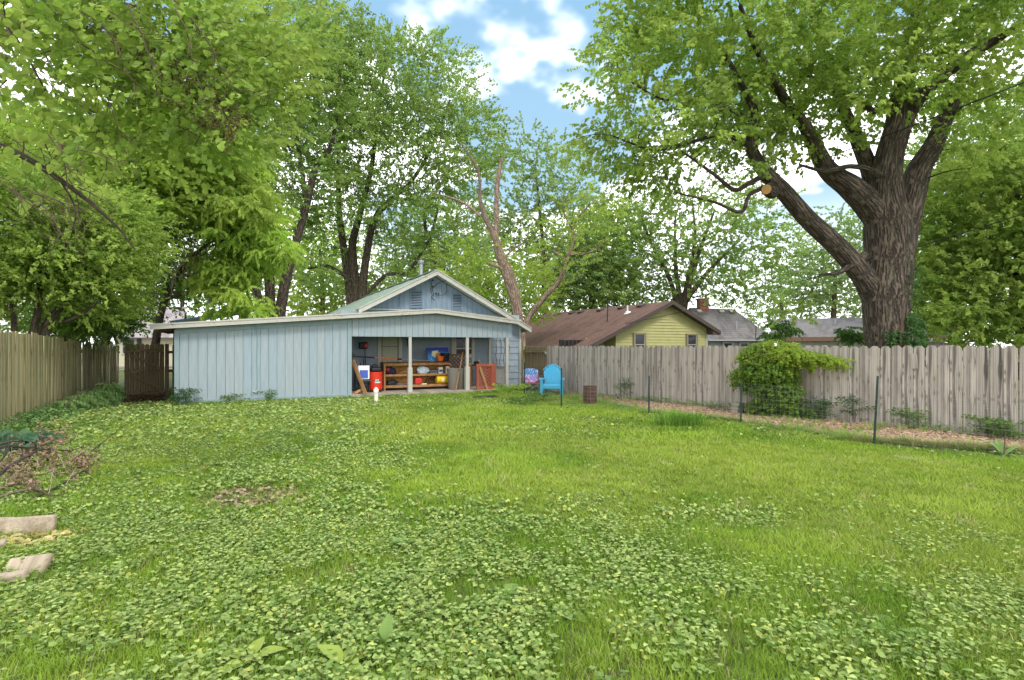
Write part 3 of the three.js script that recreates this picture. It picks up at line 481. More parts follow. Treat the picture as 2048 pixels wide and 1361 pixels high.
{
  const f = thing('picket_fence', 'long weathered grey dog-ear picket fence along the right side of the yard', 'fence', V(FN[0], 0, -FN[1]), fenceYaw);
  // local x runs away from the camera along the fence, +z faces the neighbour
  const r = rngOf(21), n = 86, x0 = -3.9;
  for (let i = 0; i < n; i++) {
    const x = x0 + i * 0.2035 + 0.004 * (r() - 0.5);
    // boards nearer the camera are more stained; two near the trunk stand short
    const px = (() => { const q = onFence(x); return 1024 + F * q[0] / q[1]; })();
    const short = (px > 1774 && px < 1789) || (px > 1817 && px < 1831);
    const near = px > 1800, k = near ? 4 + Math.floor(r() * 6) : Math.floor(r() * 5.4);
    const o = part(f, 'picket', pkWide[Math.floor(r() * 3)], mGreyAll[k]);
    const lean = (r() - 0.5) * 0.008; o.rotation.set(0, Math.PI, lean); o.position.set(x, 0.01, -0.02 - 0.006 * r());
    o.scale.y = (short ? 0.915 : 1) * (0.992 + 0.014 * r()); o.scale.x = 0.98 + 0.03 * r();
  }
  for (const y of [0.3, 0.85, 1.45]) part(f, 'rail', bx(17.6, 0.09, 0.04, x0 + 8.75, y, 0.022), mGrey[0]);
  for (let k = 0; k < 8; k++) part(f, 'fence_post', bx(0.09, 1.72, 0.09, x0 + 0.2 + k * 2.4, 0.86, 0.09), mGrey[1]);
  const b = part(f, 'broken_board', boardUV(ext([[-0.05, 0], [0.05, 0], [0.055, 0.29], [-0.055, 0.32], [-0.062, 0.06]], 0.018), 1.7), mGreyAll[0]);
  b.rotation.set(0, Math.PI, 0.08); b.position.set((() => { let x = 0; for (let q = -2; q < 6; q += 0.01) { const w = onFence(q); if (1024 + F * w[0] / w[1] < 1833) { x = q; break; } } return x; })(), 1.24, -0.046);
}
{ // dark short panel joining the house and the picket fence
  const a = P(1047, 693, 22.6), b = P(1093, 693, 21.3), L = Math.hypot(a.x - b.x, a.z - b.z), f = thing('dark_fence_panel', 'dark mossy fence panel with rails between blue house and grey picket fence', 'fence', V(a.x, 0, a.z), Math.atan2(-(b.z - a.z), b.x - a.x));
  const r = rngOf(2), n = Math.round(L / 0.142);
  for (let k = 0; k < n; k++) { const o = part(f, 'picket', pk[k % 3], mDark[Math.floor(r() * 2)]); o.position.set(0.1 + k * 0.1415, 0.01, -0.03); o.scale.y = 0.99 + 0.015 * r(); }
  for (const y of [0.75, 1.5, 0.2]) part(f, 'rail', bx(L, 0.09, 0.04, L / 2, y, 0.012), mDark[1]);
  part(f, 'fence_post', bx(0.1, 1.9, 0.1, -0.02, 0.95, 0), mOlive[0]);
}
const mOliveAll = [0, 1, 2, 0, 1, 2].map((k, i) => M({ map: again(wOlive[k], i % 2 ? -1 : 1, 0.9, 0, 0.17 * i), bumpMap: bumpGrain, bumpScale: 0.004, roughness: 0.93, color: rgb(1, 1, 1).multiplyScalar([1, 0.82, 0.92, 1.05, 0.72, 0.96][i]) }));
{ // left boundary fence of wide old boards
  const a = [-8.6, 8.05], d = [-ST, CT], f = thing('board_fence', 'old yellowish board fence with leaning boards along the left edge of the yard', 'fence', V(a[0], 0, -a[1]), Math.atan2(CT, -ST));
  const r = rngOf(31); let x = -1.2;
  const geos = [0.19, 0.165, 0.15].map((w) => boardUV(ext([[-w / 2, 0], [w / 2, 0], [w / 2, 1.95], [-w / 2, 1.96]], 0.02), 1.95));
  while (x < 15.2) {
    const k = Math.floor(r() * 3), w = [0.19, 0.165, 0.15][k], o = part(f, 'board', geos[k], mOliveAll[Math.floor(r() * 6)]);
    const far = smooth(4.6, 6.5, x), lean = (r() - 0.35) * 0.13 * far + (r() - 0.5) * 0.008; x += w / 2;
    o.position.set(x, 0.0, 0.02 + 0.02 * r() + 0.05 * far * r()); o.rotation.z = -lean; o.scale.y = mix(1.02, 0.9, smooth(4, 14, x)) * (0.985 + 0.03 * r() - 0.05 * far * r());
    x += w / 2 + 0.009 + (far > 0.2 && r() < 0.22 ? 0.05 * r() : 0);
  }
  for (const y of [0.35, 1.55]) part(f, 'rail', bx(16.4, 0.09, 0.045, 7, y, -0.035), mOlive[1]);
  for (let k = 0; k < 7; k++) part(f, 'fence_post', bx(0.1, 1.9, 0.1, -1 + k * 2.6, 0.95, -0.11), mOlive[2]);
}
{ // side gate and the fixed panel beside the shed
  const o = hw(0.1, 0, 3.75), S = 1;
  const g = thing('side_gate', 'dark wooden side gate with two diagonal braces between left fence and shed', 'gate', hw(-1.72, 0, 3.6), TH), r = rngOf(9);
  const gp = boardUV(dogEar(0.135, 1.72, 0.018), 1.72), w = 1.12;
  for (let k = 0; k < 8; k++) { const b = part(g, 'picket', gp, mDark[Math.floor(r() * 2)]); b.position.set(0.07 + k * 0.14, 0.06, -0.03); b.scale.y = 0.97 + 0.04 * r(); }
  for (const y of [0.16, 0.86, 1.56]) part(g, 'rail', bx(w, 0.09, 0.036, w / 2, y, 0.004), mDark[1]);
  part(g, 'brace', beam(V(0.06, 1.5, 0.022), V(w - 0.1, 0.93, 0.022), 0.085, 0.03), mDark[0]); part(g, 'brace', beam(V(0.06, 0.82, 0.022), V(w - 0.1, 0.24, 0.022), 0.085, 0.03), mDark[0]);
  const p = thing('gate_side_panel', 'narrow dark fence panel with post between side gate and shed corner', 'fence', hw(-0.5, 0, 3.6), TH);
  part(p, 'fence_post', bx(0.11, 1.78, 0.11, -0.02, 0.89, 0.02), mDark[0]);
  for (let k = 0; k < 4; k++) { const b = part(p, 'picket', gp, mDark[k % 2]); b.position.set(0.2 + k * 0.155, 0.05, -0.03); }
  for (const y of [0.2, 0.86, 1.5]) part(p, 'rail', bx(0.78, 0.09, 0.036, 0.42, y, 0.004), mDark[1]);
}
// ---------------------------------------------------------------- wire fence on steel posts
{
  const mPost = col(0x1f3a34, { roughness: 0.6 }), list = [
    [G(1749, 897), 1.2, [0.10, 0.03], 'tall leaning dark green steel fence post nearest the camera on the right'],
    [G(1482, 852), 0.96, [0.02, 0], 'green steel fence post beside the vine-covered stretch of fence'],
    [G(1298, 833), 0.98, [0.005, 0], 'thin dark steel fence post between barrel and vine'],
    [G(1123, 818), 1.12, [0.0, 0], 'thin dark steel fence post just right of the blue garden chair'],
    [G(1049, 791), 1.14, [0.0, 0], 'thin dark steel fence post in front of the folding chair by the house corner'],
  ];
  for (const [g, h, t, label] of list) {
    const p = thing('steel_fence_post', label, 'fence post', g, 0.4, 'posts of the wire fence');
    const s = new THREE.Shape([[-0.022, 0], [0.022, 0], [0.022, 0.005], [0.003, 0.005], [0.003, 0.026], [-0.003, 0.026], [-0.003, 0.005], [-0.022, 0.005]].map((q) => new THREE.Vector2(...q)));
    const ge = new THREE.ExtrudeGeometry(s, { depth: h, bevelEnabled: false }).rotateX(-Math.PI / 2); const q = ge.attributes.position; for (let i = 0; i < q.count; i++) { const y = q.getY(i); q.setX(i, q.getX(i) + t[0] * y / h); }
    part(p, 'post_shaft', ge, mPost);
    const studs = []; for (let k = 0; k < Math.floor(h / 0.055) - 2; k++) studs.push(bx(0.016, 0.014, 0.014, t[0] * (0.1 + k * 0.055) / h, 0.1 + k * 0.055, 0.004)); part(p, 'stud', studs, mPost, 'stuff');
  }
  const w = thing('wire_fence', 'thin grey welded wire mesh strung between the green steel posts', 'fence', V(0, 0, 0));
  const line = [[7.75, 6.5], ...list.map((x) => [x[0].x + (x[1] > 1.15 && x[0].z > -10 ? 0.05 : 0), -x[0].z])], pos = [], wires = [];
  for (let s = 0; s < line.length - 1; s++) {
    const [ax, az] = line[s], [cx, cz] = line[s + 1], L = Math.hypot(cx - ax, cz - az), n = Math.round(L / 0.1);
    for (let k = 0; k < 10; k++) { const y = 0.06 + k * 0.095, pts = []; for (let i = 0; i <= 4; i++) pts.push(V(mix(ax, cx, i / 4), y - 0.02 * Math.sin(i / 4 * Math.PI), -mix(az, cz, i / 4))); wires.push(tube(pts, Array(5).fill(0.0013), 3)); }
    for (let i = 0; i <= n; i++) { const t = i / n; wires.push(rod(V(mix(ax, cx, t), 0.03, -mix(az, cz, t)), V(mix(ax, cx, t), 0.91, -mix(az, cz, t)), 0.0012, 3)); }
  }
  part(w, 'wire_mesh', wires, mWire, 'stuff');
}
// ---------------------------------------------------------------- overhead lines
{
  const cable = (name, label, a, b, sag, r) => { const pts = []; for (let i = 0; i <= 16; i++) { const t = i / 16, p = a.clone().lerp(b, t); p.y -= sag * 4 * t * (1 - t); pts.push(p); } const o = thing(name, label, 'cable', V(0, 0, 0)); part(o, 'cable_strand', tube(pts, Array(17).fill(r), 5), mDarkMetal); };
  cable('overhead_cable', 'overhead cable crossing in front of the big maple crown, upper of the two', P(2150, 125, 10), P(1250, 452, 22), 0.15, 0.014);
  cable('overhead_cable', 'lower overhead cable passing the big maple trunk toward the yellow house mast', P(2150, 395, 12), P(1238, 650, 27), 0.25, 0.012);
}
// ---------------------------------------------------------------- things on the porch (house frame)
const FLOOR = 0.12;
const ht = (name, label, cat, s, D, y = FLOOR, turn = 0, group) => thing(name, label, cat, hw(s, y, D), TH + turn, group);
const mOsb = M({ map: tex(256, 256, (u, v) => lerp3([0.62, 0.42, 0.2], [0.83, 0.64, 0.36], smooth(0.25, 0.75, 0.5 * fbm(u * 14, v * 30, 0, 3, 401) + 0.5 * fbm(u * 34, v * 12, 0, 3, 402)))) });
{
  const s0 = hs(766, 1.0), s1 = hs(903, 1.0), L = s1 - s0, g = ht('wooden_shelf_unit', 'long homemade wooden shelf unit with three tiers on the porch', 'shelf', s0, 1.0);
  part(g, 'top', rbx(L, 0.035, 0.46, 0.004, L / 2, 0.99, -0.2), mBrown);
  for (const [y, h] of [[0.955, 0.09], [0.56, 0.075], [0.17, 0.09]]) part(g, 'front_rail', rbx(L - 0.02, h, 0.035, 0.004, L / 2, y - h / 2 + 0.018, 0.01), mTan);
  for (const y of [0.56, 0.17]) part(g, 'shelf_board', bx(L - 0.06, 0.025, 0.42, L / 2, y, -0.22), mTan);
  for (const x of [0.022, L - 0.022]) part(g, 'side_panel', bx(0.04, 0.97, 0.44, x, 0.487, -0.215), mBrown);
  for (const x of [0.05, L - 0.05]) part(g, 'upright', bx(0.05, 0.97, 0.035, x, 0.487, 0.03), mTan);
  part(g, 'back_panel', bx(L - 0.1, 0.9, 0.012, L / 2, 0.5, -0.435), mOsb);
  // what stands on it
  const on = (name, label, cat, px, y, D, turn = 0) => ht(name, label, cat, hs(px, D), D, FLOOR + y, turn);
  const TOP = 1.01, MID = 0.573, LOW = 0.183;
  { const t = on('picture_board', 'blue framed picture board leaning on the wall above the shelf', 'picture', 876, TOP, 1.3);
    const art = tex(256, 160, (u, v) => { let c = lerp3([0.20, 0.55, 0.80], [0.07, 0.2, 0.58], smooth(0.3, 0.95, v + 0.2 * (fbm(u * 5, v * 5, 0, 3, 411) - 0.5))); const a = fbm(u * 7, v * 7, 0, 4, 412), d = Math.hypot((u - 0.42) * 1.5, v - 0.55); c = lerp3(c, [0.92, 0.88, 0.72], smooth(0.34, 0.2, d + 0.5 * (a - 0.5))); c = lerp3(c, [0.72, 0.52, 0.25], smooth(0.24, 0.1, Math.hypot((u - 0.55) * 1.3, v - 0.4) + 0.6 * (a - 0.5))); return lerp3(c, [0.88, 0.94, 0.96], smooth(0.62, 0.75, fbm(u * 12, v * 14, 0, 3, 413)) * smooth(0.4, 0.05, v)); });
    const b = part(t, 'printed_face', bx(0.82, 0.5, 0.012, 0, 0.26, 0, -0.22), M({ map: art, roughness: 0.5 }));
    part(t, 'frame', [bx(0.84, 0.02, 0.02, 0, 0.505, -0.058, -0.22), bx(0.02, 0.5, 0.02, -0.415, 0.26, -0.004, -0.22), bx(0.02, 0.5, 0.02, 0.415, 0.26, -0.004, -0.22)], col(0x2a3f9c)); t.rotation.z = 0.02; }
  { const t = on('orange_planter', 'orange plastic planter pot on top of the shelf', 'pot', 880, TOP, 1.08); part(t, 'pot_body', lathe([[0.001, 0.005], [0.09, 0.005], [0.13, 0.15], [0.15, 0.16], [0.15, 0.2], [0.135, 0.2], [0.12, 0.03]], 20), col(0xe8651a, { roughness: 0.5 })); }
  { const t = on('black_planter', 'black plastic nursery pot behind the orange one on the shelf', 'pot', 890, TOP, 1.2); part(t, 'pot_body', lathe([[0.001, 0.005], [0.13, 0.005], [0.17, 0.27], [0.185, 0.28], [0.185, 0.32], [0.165, 0.32], [0.14, 0.03]], 20), mBlack); }
  { const t = on('cardboard_sheets', 'loose stack of brown cardboard on the middle shelf', 'cardboard', 806, MID, 1.14); const r = rngOf(6); for (let k = 0; k < 5; k++) part(t, 'sheet', bx(0.5 - 0.05 * k, 0.014, 0.26, 0.03 * k, 0.03 + k * 0.03, 0, (r() - 0.5) * 0.2, (r() - 0.5) * 0.4, 0.1 + 0.06 * (r() - 0.5)), mOsb); }
  { const t = on('dark_cloth_bundle', 'crumpled dark navy and red cloth on the middle shelf, left end', 'cloth', 780, MID, 1.15); const lump = (rx, ry, rz, s) => { const g2 = new THREE.IcosahedronGeometry(1, 3), q = g2.attributes.position; for (let i = 0; i < q.count; i++) { const k = 0.72 + 0.55 * fbm3(q.getX(i) * 2.2 + s, q.getY(i) * 2.2, q.getZ(i) * 2.2, 3, s); q.setXYZ(i, q.getX(i) * rx * k, q.getY(i) * ry * k, q.getZ(i) * rz * k); } g2.computeVertexNormals(); return g2; }; part(t, 'cloth', lump(0.17, 0.15, 0.14, 3).translate(0.04, 0.11, 0), col(0x23263c, { roughness: 0.95 })); part(t, 'cloth', lump(0.1, 0.09, 0.1, 5).translate(-0.09, 0.18, 0.02), col(0x9c2a34, { roughness: 0.95 }));
    const b = on('plastic_bag', 'crumpled translucent grey plastic bag on the middle shelf', 'bag', 846, MID, 1.1); part(b, 'bag_body', lump(0.24, 0.17, 0.15, 7).translate(0, 0.11, 0), col(0xb9c2c8, { roughness: 0.35 }));
    const d = on('black_tarp', 'small heap of black tarp on the bottom shelf behind the post', 'tarp', 785, LOW, 1.12); part(d, 'tarp', lump(0.2, 0.14, 0.14, 9).translate(0, 0.06, 0), mBlack); part(d, 'tarp_fold', lump(0.26, 0.05, 0.12, 12).translate(0.3, 0.03, 0.03), col(0x6b645c)); }
  const box = (name, label, px, y, w, h, d, hex, lid) => { const t = on(name, label, 'container', px, y, 1.12, 0.2 * Math.sin(px)); part(t, 'container_body', rbx(w, h, d, 0.012, 0, h / 2 + 0.002, 0), col(hex, { roughness: 0.6 })); part(t, 'lid', rbx(w + 0.012, 0.025, d + 0.012, 0.008, 0, h + 0.012, 0), col(lid)); part(t, 'print_band', bx(w * 0.8, h * 0.4, 0.003, 0, h * 0.5, d / 2 + 0.001), col(0x4a4a50)); };
  box('grey_box', 'low grey and dark tool box on the middle shelf', 866, MID, 0.3, 0.13, 0.2, 0x5a6468, 0x2b2b2b); box('white_tub', 'white tub with dark print on the middle shelf', 880, MID, 0.17, 0.2, 0.16, 0xcfcfcb, 0xdedede); box('label_jar', 'tall pale jar at the right end of the middle shelf', 895, MID, 0.16, 0.26, 0.16, 0xd3c4bd, 0xb04a3e); box('glass_jar', 'greenish glass jar at the shelf unit corner', 903, MID, 0.11, 0.2, 0.11, 0x9fb5a8, 0xc9ccc8);
  { const t = on('gas_can', 'red plastic gas can on the bottom shelf', 'gas can', 836, LOW, 1.1); part(t, 'can_body', rbx(0.27, 0.24, 0.2, 0.05, 0, 0.12, 0), col(0xc8352c, { roughness: 0.45 })); part(t, 'handle', new THREE.TorusGeometry(0.06, 0.014, 6, 14, Math.PI).translate(-0.02, 0.235, 0), col(0xb52f27)); part(t, 'spout', rod(V(0.09, 0.23, 0), V(0.13, 0.31, 0), 0.022, 8, 0.016), col(0xb52f27)); }
  { const t = on('white_tray', 'small white tray beside the red gas can', 'tray', 848, LOW, 1.03); part(t, 'tray_body', rbx(0.18, 0.035, 0.1, 0.01, 0, 0.018, 0), col(0xe9e7df)); }
  { const t = on('yellow_drum', 'yellow plastic drum lying on its side on the bottom shelf', 'drum', 884, LOW, 1.1, 0.05); part(t, 'drum_body', lathe([[0.001, -0.24], [0.13, -0.24], [0.15, -0.21], [0.155, 0.19], [0.13, 0.22], [0.06, 0.235], [0.06, 0.27], [0.001, 0.27]], 22).rotateZ(-Math.PI / 2).translate(0, 0.158, 0), col(0xe8c21c, { roughness: 0.45 })); part(t, 'cap', lathe([[0.001, 0.27], [0.075, 0.27], [0.075, 0.31], [0.001, 0.31]], 14).rotateZ(-Math.PI / 2).translate(0, 0.158, 0), col(0xd9d4c4)); part(t, 'label_patch', new THREE.CylinderGeometry(0.157, 0.157, 0.12, 16, 1, true, -0.5, 1.0).rotateZ(-Math.PI / 2).rotateX(0.1).translate(-0.02, 0.158, 0), col(0xf3e9b0)); }
  { const t = on('folded_stand', 'folded black tubular stand on the bottom shelf', 'stand', 860, LOW, 1.12); for (let k = 0; k < 5; k++) part(t, 'tube', rod(V(-0.2 + 0.08 * k, 0.01, -0.05), V(-0.08 + 0.07 * k, 0.30 - 0.03 * (k % 2), 0.02), 0.014, 6), mBlack); part(t, 'base_bar', rod(V(-0.22, 0.03, 0.06), V(0.24, 0.03, 0.06), 0.016, 6), mBlack); }
}
const can = (px, label, hex, sc) => { const t = ht('ribbed_trash_can', label, 'trash can', hs(px, 0.55), 0.55); part(t, 'can_body', lathe([[0.001, 0.01], [0.19 * sc, 0.01], [0.235 * sc, 0.72], [0.25 * sc, 0.74], [0.25 * sc, 0.77], [0.232 * sc, 0.77], [0.18 * sc, 0.05]], 24), col(hex, { roughness: 0.7 })); for (let k = 0; k < 2; k++) part(t, 'rib', new THREE.TorusGeometry((0.222 + 0.006 * k) * sc, 0.006, 5, 24).rotateX(Math.PI / 2).translate(0, 0.5 + k * 0.06, 0), col(hex)); };
can(907, 'grey plastic trash can standing at the right end of the shelf unit', 0x7d776c, 1); 
can(921, 'second grey trash can close beside the lattice, partly behind the first', 0x6c665c, 0.85);
// lattice screens: crossed strips, too fine to pick apart
function lattice(w, h, step, sw, t, both = true) {
  const out = []; const clip = (dir) => { for (let c = -h; c < w + h; c += step) { let a = [c, 0], b = [c + dir * h, h]; const f = (p, q) => { let [x0, y0] = p, [x1, y1] = q; if (Math.max(x0, x1) <= 0 || Math.min(x0, x1) >= w) return null; const at = (x) => y0 + (x - x0) / (x1 - x0) * (y1 - y0); if (x0 < 0) { y0 = at(0); x0 = 0; } if (x0 > w) { y0 = at(w); x0 = w; } if (x1 < 0) { y1 = at(0); x1 = 0; } if (x1 > w) { y1 = at(w); x1 = w; } return [[x0, y0], [x1, y1]]; }; const s = f(a, b); if (!s) continue; const [[x0, y0], [x1, y1]] = s; if (Math.hypot(x1 - x0, y1 - y0) < 0.03) continue; out.push(beam(V(x0, y0, dir * t * 0.5), V(x1, y1, dir * t * 0.5), sw, t)); } };
  clip(1); if (both) clip(-1); return out;
}
{ const t = ht('lattice_screen', 'brown diamond lattice screen standing behind the trash cans', 'lattice', hs(900, 0.95), 0.95); part(t, 'lattice_strips', lattice(0.78, 1.25, 0.15, 0.036, 0.008), mBrown, 'stuff'); part(t, 'top_bar', bx(0.8, 0.05, 0.025, 0.39, 1.26, 0), mBrown); }
{ const t = ht('wooden_pole', 'pale wooden pole leaning on the lattice beside the second post', 'pole', hs(917, 0.35), 0.35); part(t, 'pole_shaft', rod(V(0, 0.5, 0), V(0.27, 1.36, -0.25), 0.022, 8), mTan); part(t, 'pole_foot', rod(V(0, 0.5, 0), V(-0.14, 0.005, 0.1), 0.022, 8), mTan); }
{ const t = ht('lattice_gate', 'red-brown framed lattice gate with a pale diagonal brace at the porch opening', 'gate', hs(953, -0.02), -0.02, 0.08, 0.08); const w = 0.70, h = 0.98;
  for (const x of [0.045, w - 0.045]) part(t, 'stile', bx(0.09, h, 0.04, x, h / 2, 0), mRed); for (const y of [h - 0.05]) part(t, 'rail', bx(w + 0.02, 0.1, 0.044, w / 2, y, 0.003), mRed); part(t, 'rail', bx(w - 0.18, 0.08, 0.04, w / 2, 0.06, 0), mRed);
  part(t, 'lattice_strips', lattice(w - 0.18, h - 0.2, 0.13, 0.038, 0.007).map((g) => g.translate(0.09, 0.1, -0.018)), M({ map: wRed, color: rgb(1.1, 1.05, 1), roughness: 0.9 }), 'stuff');
  part(t, 'brace', beam(V(0.12, h - 0.12, 0.04), V(w - 0.25, -0.02, 0.05), 0.09, 0.025), mTan);
  part(t, 'hinge_post', bx(0.1, 1.04, 0.1, w + 0.06, 0.5, -0.03), mRed); }
{ const t = ht('angled_lattice', 'pale lattice panel set at an angle between white post and red gate', 'lattice', hs(938, 0), 0.02, 0.02, 0.9); part(t, 'lattice_strips', lattice(0.30, 1.0, 0.12, 0.04, 0.008, false), mTan, 'stuff'); part(t, 'top_bar', bx(0.34, 0.05, 0.04, 0.15, 1.03, 0), mTan); part(t, 'side_bar', bx(0.04, 1.02, 0.03, 0.0, 0.51, 0), mTan); }
{ const t = thing('black_step_mat', 'black rubber mat lying on the grass before the lattice gate', 'mat', G(967, 798), TH); part(t, 'mat_sheet', rbx(0.95, 0.03, 0.4, 0.01, 0, 0.05, 0, 0.05, 0, 0.03), mBlack); }
{ const t = ht('red_shop_vacuum', 'red drum shop vacuum with black top beside the shelf unit', 'vacuum', hs(751, 0.75), 0.75);
  part(t, 'drum', lathe([[0.001, 0.06], [0.215, 0.06], [0.235, 0.12], [0.232, 0.64], [0.245, 0.66], [0.24, 0.69], [0.001, 0.69]], 26), col(0xd8371c, { roughness: 0.5 }));
  part(t, 'motor_head', [rbx(0.36, 0.16, 0.34, 0.06, 0, 0.77, 0), rbx(0.2, 0.08, 0.2, 0.03, -0.02, 0.88, 0)], mBlack); part(t, 'handle', new THREE.TorusGeometry(0.1, 0.016, 6, 14, Math.PI).translate(-0.06, 0.86, 0.08), mBlack);
  part(t, 'label_panel', new THREE.CylinderGeometry(0.238, 0.238, 0.12, 16, 1, true, -0.35, 0.85).translate(0, 0.38, 0), M({ map: tex(64, 32, (u, v) => v < 0.38 ? [0.85, 0.85, 0.8] : (hash2(Math.floor(u * 16), Math.floor(v * 6), 3) > 0.55 && u > 0.12 && u < 0.88 ? [0.85, 0.88, 0.85] : [0.08, 0.22, 0.18])) }));
  for (let k = 0; k < 4; k++) part(t, 'caster', new THREE.SphereGeometry(0.035, 8, 6).translate(0.2 * Math.cos(k * 1.57 + 0.8), 0.035, 0.2 * Math.sin(k * 1.57 + 0.8)), mBlack); }
{ const st = ht('black_stool', 'small black folding stool under the white cooler', 'stool', hs(727, 0.55), 0.55); part(st, 'seat', rbx(0.44, 0.05, 0.36, 0.015, 0, 0.415, 0), col(0x4a4d50)); for (const x of [-0.18, 0.18]) { part(st, 'leg', rod(V(x, 0, 0.15), V(x, 0.4, -0.1), 0.013, 6), mBlack); part(st, 'leg', rod(V(x, 0, -0.15), V(x, 0.4, 0.12), 0.013, 6), mBlack); }
  const t = ht('white_cooler', 'white cooler with blue front panel standing on the black stool', 'cooler', hs(727, 0.55), 0.55, FLOOR + 0.442, -0.15); part(t, 'cooler_body', rbx(0.38, 0.42, 0.3, 0.04, 0, 0.21, 0, -0.12), col(0xe6e8e6, { roughness: 0.5 })); part(t, 'front_panel', rbx(0.27, 0.27, 0.02, 0.02, 0, 0.2, 0.155, -0.12), col(0x3b56b4, { roughness: 0.45 })); part(t, 'lid', rbx(0.39, 0.07, 0.31, 0.03, 0, 0.435, -0.05, -0.12), col(0xeceeec, { roughness: 0.5 })); }
{ const t = ht('leaning_plank', 'tan plank leaning against the shed corner post at the porch left', 'plank', hs(704, 0.1), 0.08); part(t, 'plank_board', beam(V(0.04, 1.12, -0.12), V(0.42, 0.0, 0.06), 0.13, 0.035), mTan);
  const u = ht('floor_board', 'short tan board lying on the porch floor by the leaning plank', 'plank', hs(708, 0.2), 0.12); part(u, 'plank_board', beam(V(0, 0.03, 0), V(0.34, 0.16, -0.2), 0.09, 0.03), mTan); }
{ const t = ht('string_trimmer', 'string trimmer with black and red engine hanging on the porch wall', 'trimmer', hs(728, 1.85), 1.85, 0.0); const y = hy(693, hs(728, 1.85), 1.85);
  part(t, 'engine', [rbx(0.3, 0.26, 0.18, 0.05, -0.03, y + 0.03, 0)], mBlack); part(t, 'engine_cover', rbx(0.17, 0.16, 0.2, 0.05, 0.05, y + 0.02, 0.04), col(0xb8302a, { roughness: 0.4 })); part(t, 'shaft', rod(V(0.02, y - 0.1, 0.03), V(0.05, y - 0.95, 0.06), 0.015, 8), mBlack); part(t, 'handle', new THREE.TorusGeometry(0.09, 0.012, 6, 16).scale(1.4, 0.6, 1).translate(0.09, y - 0.72, 0.08), mBlack);
  const q = ht('pole_saw', 'long pole tool with black and orange shaft resting across shelf and shed corner', 'pole tool', hs(706, 0.5), 0.5, 0.0); const y0 = hy(713, hs(706, 0.5), 0.5), s1 = hs(866, 1.05) - hs(706, 0.5), P0 = V(0, y0, 0), P1 = V(s1, FLOOR + 1.03, -0.5), at = (k) => P0.clone().lerp(P1, k);
  part(q, 'head', [rbx(0.14, 0.12, 0.09, 0.02, 0.0, y0 + 0.02, 0), bx(0.03, 0.14, 0.05, -0.03, y0 + 0.06, 0)], mBlack); part(q, 'grip', rod(at(0.02), at(0.25), 0.028, 8), mBlack); part(q, 'shaft', rod(at(0.25), at(0.55), 0.02, 8), col(0xc06a3c)); part(q, 'coupling', rod(at(0.53), at(0.58), 0.03, 8), mBlack); part(q, 'shaft', rod(at(0.58), at(1), 0.016, 8), mSteel); }
{ const t = ht('garden_tools', 'dark upright tool handles crowded in the porch left corner', 'tools', hs(713, 1.2), 1.2); for (let k = 0; k < 4; k++) part(t, 'tool_handle', rod(V(-0.05 + 0.09 * k, 0, 0.05 * k), V(-0.02 + 0.1 * k, 1.0 + 0.12 * (k % 2), -0.2), 0.018, 6), [mBlack, mSteel, mBlack, mDarkMetal][k]); }
{ const t = ht('side_bench', 'dark low bench with a small bag behind the side railing', 'bench', 10.1, 1.4); part(t, 'bench_top', rbx(0.9, 0.05, 0.4, 0.01, 0, 0.84, 0), mBrown); for (const x of [-0.4, 0.4]) part(t, 'leg', bx(0.06, 0.82, 0.3, x, 0.41, 0), mBrown); const u = ht('small_bag', 'small brown and pink bag on the bench by the railing', 'bag', 9.95, 1.35, FLOOR + 0.868); part(u, 'bag_body', rbx(0.22, 0.13, 0.14, 0.05, 0, 0.066, 0), col(0x3a302c)); part(u, 'bag_top', rbx(0.1, 0.1, 0.1, 0.04, 0.08, 0.13, 0.02), col(0xc9a79e)); }
